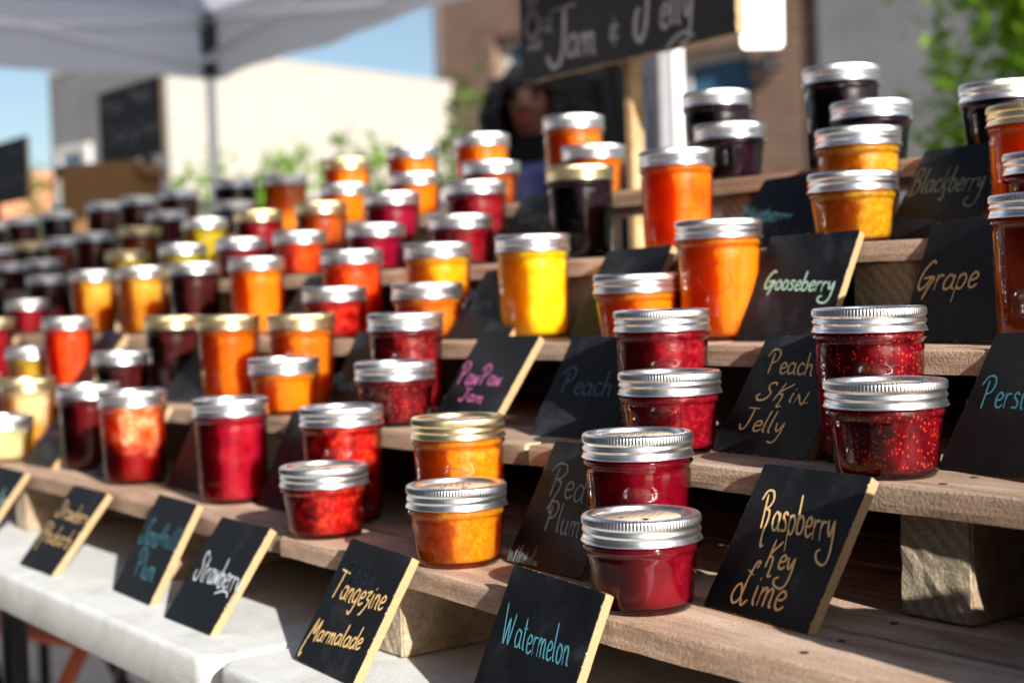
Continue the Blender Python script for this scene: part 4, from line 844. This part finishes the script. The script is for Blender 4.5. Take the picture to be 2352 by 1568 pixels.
link('valance', mesh('valance', vs, fs, M['canopy'], True), t)
for (cx, cy), (hx, hy) in zip(cor, ((.06, .06), (-.06, .06), (-.06, -.06), (.06, -.06))):
    px, py = cx+hx*0.4-tc_[0], cy+hy*0.4-tc_[1]
    wp = (cx, cy) == (tx1, ty1)
    lg = link('leg', boxes('leg', [(px-0.018, py-0.018, 0, px+0.018, py+0.018, ez-0.02)], M['whitepost'] if wp else M['frame'], 0.004), t)
    link('bracket', boxes('bracket', [(px-0.03, py-0.03, ez-0.20, px+0.03, py+0.03, ez-0.02)], M['bracket'], 0.006), lg)
    link('slider', boxes('slider', [(px-0.028, py-0.028, vz+0.005, px+0.028, py+0.028, vz+0.075)], M['bracket'], 0.006), lg)
def bar(p0, p1, mat=None, rad=0.011, name='truss_bar'):
    vs, fs = tube([Vector(p0)-Vector((tc_[0], tc_[1], 0)), Vector(p1)-Vector((tc_[0], tc_[1], 0))], rad, 8); link(name, mesh(name, vs, fs, mat or M['frame'], True), t)
for k in range(4):
    a_, b_ = cor[k], cor[(k+1) % 4]; inn = 0.02
    P = lambda u_, z_: (a_[0]+(b_[0]-a_[0])*u_ + (tc_[0]-a_[0])*inn, a_[1]+(b_[1]-a_[1])*u_ + (tc_[1]-a_[1])*inn, z_)
    for (u0, u1) in ((0.01, .5), (.5, .99)): bar(P(u0, ez-0.06), P(u1, vz+0.10)); bar(P(u0, vz+0.06), P(u1, ez-0.04))
for cx, cy in cor:
    bar((cx+(tc_[0]-cx)*.02, cy+(tc_[1]-cy)*.02, ez-0.08), (tc_[0]+(cx-tc_[0])*.45, tc_[1]+(cy-tc_[1])*.45, ez+0.18)); bar((tc_[0]+(cx-tc_[0])*.45, tc_[1]+(cy-tc_[1])*.45, ez+0.18), (tc_[0], tc_[1], ez+0.62))
M['greycloth'] = simple('grey_cloth', (0.30, 0.30, 0.32), 0.8, bumpy=0.01, bscale=18, var=0.15)
vs, fs = tube([(-2.965, 2.80, 0.35), (-2.960, 2.80, 1.0), (-2.955, 2.80, 1.7), (-2.95, 2.80, 2.2)], 0.045, 12, [0.05, 0.04, 0.045, 0.05])
o = link('rolled_side_curtain', mesh('rolled_side_curtain', vs, fs, M['greycloth'], True)); tag(o, 'grey rolled curtain strapped beside the white tent leg', 'curtain')

t = empty('cloth_banner', (0.75, 1.0, 0)); tag(t, 'plain grey cloth banner strung between two posts at the right, out of frame', 'banner')  # added out of view to shade the far left tiers and the people
vs, fs = [], []
for j_ in range(9):
    for i_ in range(31): y_ = -1.05+2.1*i_/30; vs.append((0.015*math.sin(y_*9+j_*.5), y_, 2.36+0.92*j_/8-0.02*math.cos(y_*1.5)))
for j_ in range(8):
    for i_ in range(30): q = j_*31+i_; fs.append((q, q+1, q+32, q+31))
link('banner_cloth', mesh('banner_cloth', vs, fs, M['greycloth'], True), t)
for sy in (-1, 1): link('post', boxes('post', [(-.015, sy*1.08-.015, 0, .015, sy*1.08+.015, 3.35)], M['frame'], .002), t)
# ---------------------------------------------------------------- boxes and bottles behind the far jars
M['card'] = simple('cardboard', (0.20, 0.10, 0.035), 0.85, bumpy=0.001, bscale=80, var=0.1)
t = empty('cardboard_box', (-4.43, 1.78, 0), (0, 0, 0.72)); tag(t, 'brown cardboard box with open flaps behind the far left jars', 'box')
q = 0.006; bw, bd, z0_, z1_ = 0.125, 0.10, zs(0, -4.4), Z0+0.485
me = boxes('box_walls', [(-bw, -bd, z0_, bw, -bd+q, z1_), (-bw, bd-q, z0_, bw, bd, z1_), (-bw, -bd+q, z0_, -bw+q, bd-q, z1_), (bw-q, -bd+q, z0_, bw, bd-q, z1_), (-bw+q, -bd+q, z0_, bw-q, bd-q, z0_+q)], M['card'], 0.001); link('box_walls', me, t)
for k, (x_, rz_) in enumerate(((-bw-0.006, -2.6), (bw+0.006, 2.6))):
    link('flap', boxes('flap', [(-0.001, -bd+0.008, 0, 0.004, bd-0.008, 0.045)], M['card']), t, (x_, 0, z1_), (0, rz_, 0))
M['tealplastic'] = simple('turquoise_plastic', (0.004, 0.32, 0.40), 0.35)
vs, fs = lathe([(0.001, 0), (0.017, 0), (0.019, 0.004), (0.019, 0.075), (0.017, 0.088), (0.008, 0.100), (0.007, 0.106), (0.0105, 0.107), (0.0105, 0.122), (0.004, 0.124), (0.001, 0.135)], 24)
xb_ = -3.12; t = empty('squeeze_bottle', (xb_, 1.125, zs(5, xb_))); tag(t, 'small turquoise squeeze bottle between blurred dark jars at left', 'bottle')
link('bottle_body', mesh('bottle_body', vs[:24*6], [f for f in fs if max(f) < 24*6], M['tealplastic'], True), t); link('cap', mesh('cap', vs[24*5:], [tuple(i-24*5 for i in f) for f in fs if min(f) >= 24*5], M['tealplastic'], True), t)
M['clearplastic'] = simple('white_tub_plastic', (0.75, 0.78, 0.82), 0.3)
t = empty('plastic_tub', (-1.37, 1.44, 0), (0, 0, 0.4)); tag(t, 'white plastic tub glimpsed behind the shelves under the Blueberry sign', 'tub')
link('tub_body', boxes('tub_body', [(-0.09, -0.06, 0.70, 0.09, 0.06, Z0+0.07)], M['clearplastic'], 0.012, 2), t); link('tub_rim', boxes('tub_rim', [(-0.098, -0.068, Z0+0.071, 0.098, 0.068, Z0+0.083)], M['clearplastic'], 0.004), t)

# folding stool frame seen under the left table
M['redpaint'] = simple('red_orange_paint', (0.55, 0.10, 0.045), 0.45)
t = empty('folding_stool', (-2.50, 0.92, 0), (0, 0, 0.3)); tag(t, 'red orange folding stool frame under the table at lower left', 'stool')
for k, pts in enumerate([[(-0.17, -0.14, 0.01), (0.17, -0.14, 0.46)], [(-0.17, 0.14, 0.01), (0.17, 0.14, 0.46)], [(0.17, -0.12, 0.01), (-0.17, -0.12, 0.46)], [(0.17, 0.12, 0.01), (-0.17, 0.12, 0.46)]]):
    v_, f_ = tube(pts, 0.013, 8); link('leg', mesh('leg', v_, f_, M['redpaint'] if k < 2 else M['steel_black'], True), t)
link('seat', boxes('seat', [(-0.18, -0.16, 0.462, 0.18, 0.16, 0.474)], M['redpaint'], 0.004), t)

# ---------------------------------------------------------------- people behind the stall
def mats_person():
    M['skin'] = simple('skin', (0.13, 0.045, 0.02), 0.5, var=0.05); M['hair'] = simple('black_hair', (0.008, 0.007, 0.007), 0.6, bumpy=0.004, bscale=120, spec=0.2)
    M['blackcloth'] = simple('black_cloth', (0.008, 0.008, 0.010), 0.95, bumpy=0.003, bscale=60, spec=0.05); M['denim'] = simple('dark_trousers', (0.02, 0.022, 0.03), 0.85)
    m, nt, ns, ls, bs = newmat('patterned_scarf'); f = noise(nt, coords(nt), 30, 3)
    ls.new(ramp(nt, [(0.35, (0.008, 0.012, 0.06)), (0.5, (0.02, 0.04, 0.18)), (0.62, (0.06, 0.012, 0.04))], f).outputs[0], bs.inputs['Base Color']); M['scarf'] = m
mats_person()
def skinned(name, verts, edges, radii, mat, root=0, sub=2):
    me = bpy.data.meshes.new(name); me.from_pydata(verts, edges, []); me.materials.append(mat); o = bpy.data.objects.new(name, me); C.objects.link(o)
    md = o.modifiers.new('skin', 'SKIN'); md.use_smooth_shade = True; me.skin_vertices or None
    if not me.skin_vertices:
        import bmesh as _b; bm = _b.new(); bm.from_mesh(me); bm.verts.layers.skin.verify(); bm.to_mesh(me); bm.free()
    for i, r_ in enumerate(radii): me.skin_vertices[0].data[i].radius = r_ if isinstance(r_, tuple) else (r_, r_); me.skin_vertices[0].data[i].use_root = (i == root)
    s_ = o.modifiers.new('sub', 'SUBSURF'); s_.levels = sub; s_.render_levels = sub; return o
def person(x, y, h, rz, label, hair_scale, scarf, turned):
    k = h/1.70; t = empty('person', (x, y, 0.004), (0, 0, rz)); t.scale = (k, k, k); tag(t, label, 'person')
    V = [(0, 0, .95), (0, 0, 1.10), (0, 0.01, 1.27), (0, 0.01, 1.40), (0, 0, 1.47), (0, -.01, 1.54), (0, -.02, 1.61), (0, -.01, 1.66),
         (.17, .01, 1.38), (.22, .02, 1.12), (.20, -.10, .90), (.19, -.16, .84), (-.17, .01, 1.38), (-.22, .02, 1.12), (-.20, -.10, .90), (-.19, -.16, .84),
         (.10, 0, .90), (.11, 0, .50), (.11, .01, .09), (.12, -.12, .03), (-.10, 0, .90), (-.11, 0, .50), (-.11, .01, .09), (-.12, -.12, .03), (0, -.115, 1.585)]
    E_ = [(0, 1), (1, 2), (2, 3), (3, 4), (4, 5), (5, 6), (6, 7), (3, 8), (8, 9), (9, 10), (10, 11), (3, 12), (12, 13), (13, 14), (14, 15), (0, 16), (16, 17), (17, 18), (18, 19), (0, 20), (20, 21), (21, 22), (22, 23), (6, 24)]
    R_ = [(.15, .11), (.13, .10), (.15, .11), (.11, .08), .05, .065, .082, .06, .055, .042, .03, .03, .055, .042, .03, .03, .085, .055, .04, .03, .085, .055, .04, .03, .012]
    b = skinned('body', V, E_, R_, M['skin']); b.parent = t
    J_ = [0, 1, 2, 3, 4, 5, 8, 9, 10, 12, 13, 14]; mp = {q: i for i, q in enumerate(J_)}
    o = skinned('jacket', [V[q] for q in J_], [(mp[a_], mp[b_]) for a_, b_ in E_ if a_ in mp and b_ in mp], [(.175, .14), (.155, .125), (.175, .135), (.15, .12), .085, .072, .075, .06, .045, .075, .06, .045], M['blackcloth']); o.parent = t
    J_ = [0, 16, 17, 18, 20, 21, 22]; mp = {q: i for i, q in enumerate(J_)}
    o = skinned('trousers', [V[q] for q in J_], [(mp[a_], mp[b_]) for a_, b_ in E_ if a_ in mp and b_ in mp], [(.17, .13), .10, .07, .055, .10, .07, .055], M['denim']); o.parent = t
    for sx in (-1, 1):
        o = skinned('shoe', [(sx*.115, .03, .045), (sx*.12, -.13, .035)], [(0, 1)], [.045, .04], M['blackcloth']); o.parent = t
        v_, f_ = tube([(sx*.03, -.088, 1.615), (sx*.03, -.094, 1.615)], .011, 8); link('eye', mesh('eye', v_, f_, M['blackcloth'], True), t)
    v_, f_ = tube([(-.022, -.093, 1.555), (0, -.099, 1.553), (.022, -.093, 1.555)], .004, 6); link('mouth', mesh('mouth', v_, f_, M['redtag'], True), t)
    bm = bmesh.new(); bmesh.ops.create_icosphere(bm, subdivisions=5, radius=1); rnd = random.Random(int(h*100)); ph = [rnd.uniform(0, 6) for _ in range(6)]
    drop = []
    for v in bm.verts:
        c_ = v.co.copy(); wv = 0.05*math.sin(c_.x*14+ph[0]+c_.z*5) + 0.04*math.sin(c_.z*19+ph[1]) + 0.04*math.sin(c_.y*16+ph[2])
        front = c_.y < -0.62 and c_.z < 0.30 and abs(c_.x) < 0.42
        v.co = Vector((c_.x*0.125*hair_scale*(1+wv), 0.025+c_.y*0.115*(1+wv), 1.60 + (c_.z*0.125 if c_.z > 0 else c_.z*0.26*hair_scale)*(1+wv)))
        if front: drop.append(v)
    bmesh.ops.delete(bm, geom=drop, context='VERTS')
    me = bpy.data.meshes.new('hair'); bm.to_mesh(me); bm.free(); me.materials.append(M['hair'])
    for f in me.polygons: f.use_smooth = True
    o = link('hair', me, t); so = o.modifiers.new('thick', 'SOLIDIFY'); so.thickness = 0.012
    if scarf:
        pts = [(0.11*math.cos(a_), 0.0+0.10*math.sin(a_), 1.43-0.05*max(0, -math.sin(a_))) for a_ in [2*PI*i/20 for i in range(21)]]
        v_, f_ = tube(pts, .045, 10); link('scarf', mesh('scarf', v_, f_, M['scarf'], True), t)
        v_, f_ = tube([(0.02, -.13, 1.38), (0.03, -.16, 1.25), (0.03, -.16, 1.08)], .04, 10); link('scarf_end', mesh('scarf_end', v_, f_, M['scarf'], True), t)
    return t
person(-3.10, 2.47, 1.63, 0.55, 'person with long black hair and a blue patterned scarf behind the stall', 1.35, True, 0)
person(-3.29, 2.83, 1.98, 2.6, 'tall person in a black jacket with back turned behind the long haired person', 0.72, False, 1)

# ---------------------------------------------------------------- buildings
def brickmat(name, c1, c2, mortar, sc_=1.0):
    m, nt, ns, ls, bs = newmat(name); tc = nt.nodes.new('ShaderNodeTexCoord'); mp = nt.nodes.new('ShaderNodeMapping'); ls.new(tc.outputs['Object'], mp.inputs[0]); mp.inputs['Rotation'].default_value = (PI/2, 0, 0)
    br = nt.nodes.new('ShaderNodeTexBrick'); br.inputs['Scale'].default_value = 1.0; br.inputs['Brick Width'].default_value = 0.21; br.inputs['Row Height'].default_value = 0.075; br.inputs['Mortar Size'].default_value = 0.006
    for k_, c_ in (('Color1', c1), ('Color2', c2), ('Mortar', mortar)): br.inputs[k_].default_value = (*c_, 1)
    ls.new(mp.outputs[0], br.inputs[0]); f = noise(nt, tc.outputs['Object'], 1.2, 5)
    c_ = mixc(nt, 0.5, br.outputs[0], ramp(nt, [(0.3, (0.6,)*3), (0.7, (1,)*3)], f).outputs[0], 'MULTIPLY'); ls.new(c_, bs.inputs['Base Color']); bs.inputs['Roughness'].default_value = 0.9
    bump(nt, br.outputs['Fac'], -0.4, 0.01, bs); return m
M['brick'] = brickmat('brown_brick', (0.22, 0.12, 0.08), (0.16, 0.085, 0.055), (0.25, 0.21, 0.18))
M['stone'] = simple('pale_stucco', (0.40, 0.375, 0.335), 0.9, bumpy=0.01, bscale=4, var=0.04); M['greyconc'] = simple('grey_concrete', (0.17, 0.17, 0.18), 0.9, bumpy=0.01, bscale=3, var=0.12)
M['winframe'] = simple('window_frame', (0.55, 0.53, 0.50), 0.5); m, nt, ns, ls, bs = newmat('window_glass'); bs.inputs['Base Color'].default_value = (0.05, 0.13, 0.22, 1); bs.inputs['Roughness'].default_value = 0.06; bs.inputs['Specular IOR Level'].default_value = 1.0; M['glasspane'] = m
M['farbrick'] = brickmat('red_brown_brick', (0.20, 0.10, 0.07), (0.15, 0.08, 0.06), (0.2, 0.18, 0.16))
M['darkroof'] = simple('dark_roof', (0.10, 0.09, 0.10), 0.8, var=0.1); M['orangewall'] = simple('orange_brick', (0.62, 0.27, 0.15), 0.9, bumpy=0.01, bscale=8, var=0.1)
def wall_with_holes(L, H, D, holes):
    xs = sorted({0, L} | {h[0] for h in holes} | {h[2] for h in holes}); z_ = sorted({0, H} | {h[1] for h in holes} | {h[3] for h in holes}); out = []
    for xa, xb in zip(xs, xs[1:]):
        for za, zb in zip(z_, z_[1:]):
            if any(xa >= h[0]-1e-6 and xb <= h[2]+1e-6 and za >= h[1]-1e-6 and zb <= h[3]+1e-6 for h in holes): continue
            out.append((xa, 0, za, xb, D, zb))
    return out
def windows(t, holes, D, cols=2):
    for (x0, z0, x1, z1) in holes:
        f = link('window', boxes('window', [(x0, D*.4, z0, x0+.09, D*.4+.08, z1), (x1-.09, D*.4, z0, x1, D*.4+.08, z1), (x0+.09, D*.4, z0, x1-.09, D*.4+.08, z0+.09), (x0+.09, D*.4, z1-.09, x1-.09, D*.4+.08, z1)]
                 + [(x0+(x1-x0)*k/cols-.03, D*.4+.01, z0+.09, x0+(x1-x0)*k/cols+.03, D*.4+.07, z1-.09) for k in range(1, cols)], M['winframe']), t)
        link('pane', boxes('pane', [(x0+.02, D*.4+.035, z0+.02, x1-.02, D*.4+.045, z1-.02)], M['glasspane']), f)
        link('sill', boxes('sill', [(x0-.05, -.05, z0-.08, x1+.05, D*.4-.002, z0-.002)], M['winframe']), f)
t = empty('brick_building', (-13.01, 9.0, 0), (0, 0, 0.15)); tag(t, 'brown brick building with wide blue windows behind the large chalkboard', 'building')
hs_ = [(0.86, 1.9, 2.35, 3.78), (2.45, 1.9, 4.12, 3.25), (0.9, 4.6, 2.2, 6.2), (2.7, 4.6, 4.0, 6.2)]
link('wall', boxes('wall', wall_with_holes(4.85, 8.5, 0.35, hs_) + [(0, 0.352, 0, 4.85, 7, 8.5)], M['brick']), t); windows(t, hs_, 0.35)
rf = link('roof', boxes('roof', [(-.15, -.15, 8.502, 5.0, 7.1, 8.7)], M['darkroof']), t); link('chimney', boxes('chimney', [(3.2, 3, 8.702, 3.9, 3.7, 9.8)], M['brick']), rf)
dr = link('downpipe', boxes('downpipe', [(0.02, -0.08, 0, 0.10, -0.004, 8.4)], M['darkroof'], 0.02), t)
t = empty('wall_lamp', (-8.67, 9.50, Z0+1.95), (0, 0, 0.15)); tag(t, 'dark round wall lamp on the brown brick wall', 'lamp')
vs, fs = lathe([(0.002, 0.14), (0.07, 0.12), (0.13, 0.02), (0.135, 0.0), (0.11, 0.0), (0.06, 0.08), (0.002, 0.09)], 20); link('lamp_shade', mesh('lamp_shade', vs, fs, M['bracket'], True), t)
v_, f_ = tube([(0, 0, 0.13), (0, 0.08, 0.18), (0, 0.17, 0.12)], 0.015, 8); link('lamp_arm', mesh('lamp_arm', v_, f_, M['bracket'], True), t)
t = empty('concrete_building', (-8.20, 9.66, 0), (0, 0, 0.15)); tag(t, 'plain grey concrete building right of the brown brick one', 'building')
hs_ = [(5.2, 1.0, 6.6, 3.0), (7.4, 1.0, 8.8, 3.0), (5.2, 4.4, 6.6, 6.0)]
link('wall', boxes('wall', wall_with_holes(12, 9.5, 0.35, hs_) + [(0, 0.352, 0, 12, 7, 9.5)], M['greyconc']), t); windows(t, hs_, 0.35); link('roof', boxes('roof', [(-.02, -.2, 9.502, 12.2, 7.1, 9.75)], M['darkroof']), t)
t = empty('pale_building', (-10.9, 4.87, 0), (0, 0, 0.20)); tag(t, 'cream stucco building in bright sun behind the tent pole', 'building')
link('wall', boxes('wall', [(-1.75, 0.012, 0, 0, 3.35, Z0+2.14)], M['stone']), t); link('side_wall', boxes('side_wall', [(-1.75, 0, 0, -0.02, 0.011, Z0+2.13)], M['greyconc']), t); link('parapet', boxes('parapet', [(-1.76, -.01, Z0+2.142, .01, 3.36, Z0+2.18)], M['stone']), t)  # the thin side slab is darker to paint in that face's shade
hs2 = [(-1.6, 1.7, -1.1, 2.5), (-0.8, 1.7, -0.3, 2.5)]
for (x0, z0, x1, z1) in hs2:
    f = link('window', boxes('window', [(x0, -.06, z0, x0+.07, -.003, z1), (x1-.07, -.06, z0, x1, -.003, z1), (x0+.07, -.06, z0, x1-.07, -.003, z0+.07), (x0+.07, -.06, z1-.07, x1-.07, -.003, z1)], M['winframe']), t); link('pane', boxes('pane', [(x0+.07, -.03, z0+.07, x1-.07, -.02, z1-.07)], M['glasspane']), f)
t = empty('dark_shed', (-10.3, 4.6, 0), (0, 0, 1.45)); tag(t, 'low dark grey shed in shade at the foot of the cream building', 'shed')
link('wall', boxes('wall', [(0, 0, 0, 3.3, .4, Z0+.83)], M['darkroof']), t); link('roof', boxes('roof', [(-.05, -.08, Z0+.832, 3.35, .45, Z0+.90)], M['darkroof'], 0.02), t); link('door', boxes('door', [(1.2, -.03, 0, 2.0, -.003, 1.75)], M['winframe']), t)
t = empty('orange_building', (-30.6, 7.5, 0), (0, 0, 0.1)); tag(t, 'orange brick building far away at the left', 'building')
link('wall', boxes('wall', [(-8, 0, 0, 0, 6.5, Z0+3.0)], M['orangewall']), t); link('roof', boxes('roof', [(-8.2, -.2, Z0+3.002, .2, 6.7, Z0+3.2)], M['orangewall']), t)
for k in range(3): f = link('window', boxes('window', [(0.003, 1+k*1.9, Z0+0.7, 0.06, 2.0+k*1.9, Z0+2.1)], M['winframe']), t); link('pane', boxes('pane', [(0.062, 1.08+k*1.9, Z0+0.78, 0.07, 1.92+k*1.9, Z0+2.02)], M['glasspane']), f)

# ---------------------------------------------------------------- trees and shrubs
def leafmat(name, cols):
    m = bpy.data.materials.new(name); m.use_nodes = True; nt = m.node_tree; ls = nt.links; bs = nt.nodes['Principled BSDF']; f = noise(nt, coords(nt), 3, 3)
    rp = ramp(nt, [(0.35, cols[0]), (0.65, cols[1])], f); ls.new(rp.outputs[0], bs.inputs['Base Color']); bs.inputs['Roughness'].default_value = 0.55
    tl = nt.nodes.new('ShaderNodeBsdfTranslucent'); mx = nt.nodes.new('ShaderNodeMixShader'); mx.inputs[0].default_value = 0.45; hs = nt.nodes.new('ShaderNodeHueSaturation'); hs.inputs['Value'].default_value = 2.2; hs.inputs['Hue'].default_value = 0.485
    ls.new(rp.outputs[0], hs.inputs['Color']); ls.new(hs.outputs[0], tl.inputs[0]); ls.new(bs.outputs[0], mx.inputs[1]); ls.new(tl.outputs[0], mx.inputs[2]); ls.new(mx.outputs[0], nt.nodes['Material Output'].inputs[0]); return m
M['leaf'] = leafmat('fresh_leaves', [(0.12, 0.24, 0.008), (0.20, 0.36, 0.015)]); M['leaf2'] = leafmat('shrub_leaves', [(0.06, 0.13, 0.018), (0.13, 0.22, 0.03)]); M['bark'] = simple('bark', (0.12, 0.09, 0.07), 0.9, bumpy=0.005, bscale=50)
def plant(name, x, y, h, crown, nl, leaf, mat, label, cat, seed, trunk_r=0.06, spread=1.0):
    rnd = random.Random(seed); t = empty(name, (x, y, 0)); tag(t, label, cat); br = []; tips = []
    top = Vector((rnd.uniform(-.1, .1), rnd.uniform(-.1, .1), h*0.62)); br.append(tube([(0, 0, 0), top*0.5+Vector((.03, .02, 0)), top], 0, 8, [trunk_r, trunk_r*.75, trunk_r*.5]))
    for k in range(26):
        a_ = rnd.uniform(0, 2*PI); z_ = rnd.uniform(0.22, 0.62)*h; s_ = Vector((top.x*z_/(h*.62), top.y*z_/(h*.62), z_)); R = crown*rnd.uniform(.5, 1.0)*spread
        e = s_ + Vector((math.cos(a_)*R, math.sin(a_)*R, rnd.uniform(.15, .42)*h)); e.z = min(e.z, h); mid = (s_+e)/2 + Vector((0, 0, .05*h)); br.append(tube([s_, mid, e], 0, 6, [trunk_r*.35, trunk_r*.2, trunk_r*.07])); tips += [(e, .30), (mid, .24), ((mid+e)/2, .28)]
    v_, f_ = join(*br); link('trunk', mesh('trunk', v_, f_, M['bark'], True), t); P = []; F = []
    for _ in range(nl):
        c_, q = rnd.choice(tips); g_ = lambda: rnd.gauss(0, 1)*q*crown*.62; p_ = c_ + Vector((g_(), g_(), g_()*.8)); d = Vector((g_(), g_(), g_())).normalized(); e = d.orthogonal().normalized(); e.rotate(Matrix.Rotation(rnd.uniform(0, 6.3), 3, d)); n_ = d.cross(e); l_ = leaf*rnd.uniform(.6, 1.3); b = len(P)
        P += [p_-e*l_*.5, p_+n_*l_*.22+d*l_*.05, p_+e*l_*.5, p_-n_*l_*.22+d*l_*.05]; F.append((b, b+1, b+2, b+3))
    link('crown', mesh('crown', P, F, mat), t); return t
plant('leafy_tree', -2.85, 5.75, 3.5, 0.95, 9500, 0.12, M['leaf'], 'leafy tree with yellow green leaves at the upper right', 'tree', 3)
plant('leafy_shrub', -3.85, 5.9, 1.95, 0.48, 3200, 0.10, M['leaf'], 'small leafy tree behind the black jars right of centre', 'tree', 5, 0.03)
plant('leafy_shrub', -7.05, 3.55, 1.93, 0.34, 1800, 0.08, M['leaf'], 'round green bush behind the gold lidded orange jar', 'shrub', 8, 0.025)
plant('leafy_shrub', -6.45, 4.05, 1.75, 0.30, 1500, 0.08, M['leaf'], 'green bush behind the orange jars on the top shelf', 'shrub', 12, 0.025)
plant('young_sapling', -6.75, 4.15, 2.35, 0.20, 330, 0.10, M['leaf2'], 'thin sapling with sparse leaves, left of two before the cream building', 'sapling', 14, 0.015)
plant('young_sapling', -6.30, 4.45, 2.25, 0.18, 300, 0.10, M['leaf2'], 'thin sapling with sparse leaves, right of two near the brick corner', 'sapling', 17, 0.015)
plant('leafy_tree', -28.5, 9.9, 4.6, 0.6, 500, 0.18, M['leaf2'], 'slender pale green tree before the far orange building', 'tree', 20, 0.06)
plant('leafy_shrub', -2.35, 6.4, 1.7, 0.5, 1700, 0.09, M['leaf2'], 'green bush right of the highest black jars at the right', 'shrub', 24, 0.03)

# ---------------------------------------------------------------- the other side of the street, behind the photographer
t = empty('street_building', (14.0, -7.5, 0), (0, 0, PI)); tag(t, 'row of red brown brick shops across the street, behind the photographer', 'building')
hs_ = [(2+i*4.4, 0.9, 4.6+i*4.4, 2.9) for i in range(8)] + [(2.3+i*4.4, 4.4, 3.9+i*4.4, 6.2) for i in range(8)]
link('wall', boxes('wall', wall_with_holes(38, 9.0, 0.3, hs_) + [(0, 0.302, 0, 38, 6, 9.0)], M['farbrick']), t); windows(t, hs_, 0.3); link('roof', boxes('roof', [(-.1, -.25, 9.002, 38.1, 6.1, 9.3)], M['darkroof']), t)
M['awning'] = simple('dark_awning_cloth', (0.03, 0.035, 0.05), 0.8)
for i in range(3):
    t = empty('street_stall', (3.2-i*4.2, -3.6, 0)); tag(t, ['dark canopied market stall across the lane, nearest the sun', 'dark canopied market stall across the lane, straight behind the photographer', 'dark canopied market stall across the lane, far end'][i], 'stall', 'stalls across the lane')
    v_, f_ = [(-1.7, -1.2, 2.25), (1.7, -1.2, 2.25), (1.7, 1.2, 2.25), (-1.7, 1.2, 2.25), (0, 0, 2.95)], [(0, 1, 4), (1, 2, 4), (2, 3, 4), (3, 0, 4)]
    link('canopy', mesh('canopy', v_, f_, M['awning']), t)
    for sx in (-1, 1):
        for sy in (-1, 1): link('leg', boxes('leg', [(sx*1.64-.02, sy*1.14-.02, 0, sx*1.64+.02, sy*1.14+.02, 2.26)], M['steel_black']), t)
    link('counter', boxes('counter', [(-1.5, 0.3, 0.0, 1.5, 1.0, 0.85)], M['awning'], 0.01), t); link('back_cloth', boxes('back_cloth', [(-1.62, -1.12, 0.05, 1.62, -1.10, 2.2)], M['awning']), t)

M['backcloth'] = simple('black_back_cloth', (0.012, 0.012, 0.014), 0.95, bumpy=0.004, bscale=30, spec=0.1)  # added black sheet that deepens the shade between the lower tiers
vs, fs = [], []; nx, nz = 220, 8
for j in range(nz+1):
    for i in range(nx+1):
        x_ = -3.9+4.6*i/nx; vs.append((x_, 1.175+0.006*math.sin(x_*31)+0.004*math.sin(x_*57+1), zs(0, x_)-0.35+j*(0.64/nz)))
for j in range(nz):
    for i in range(nx): q = j*(nx+1)+i; fs.append((q, q+1, q+nx+2, q+nx+1))
o = link('back_cloth', mesh('back_cloth', vs, fs, M['backcloth'], True)); tag(o, 'black cloth hung behind the lower shelf tiers', 'cloth')
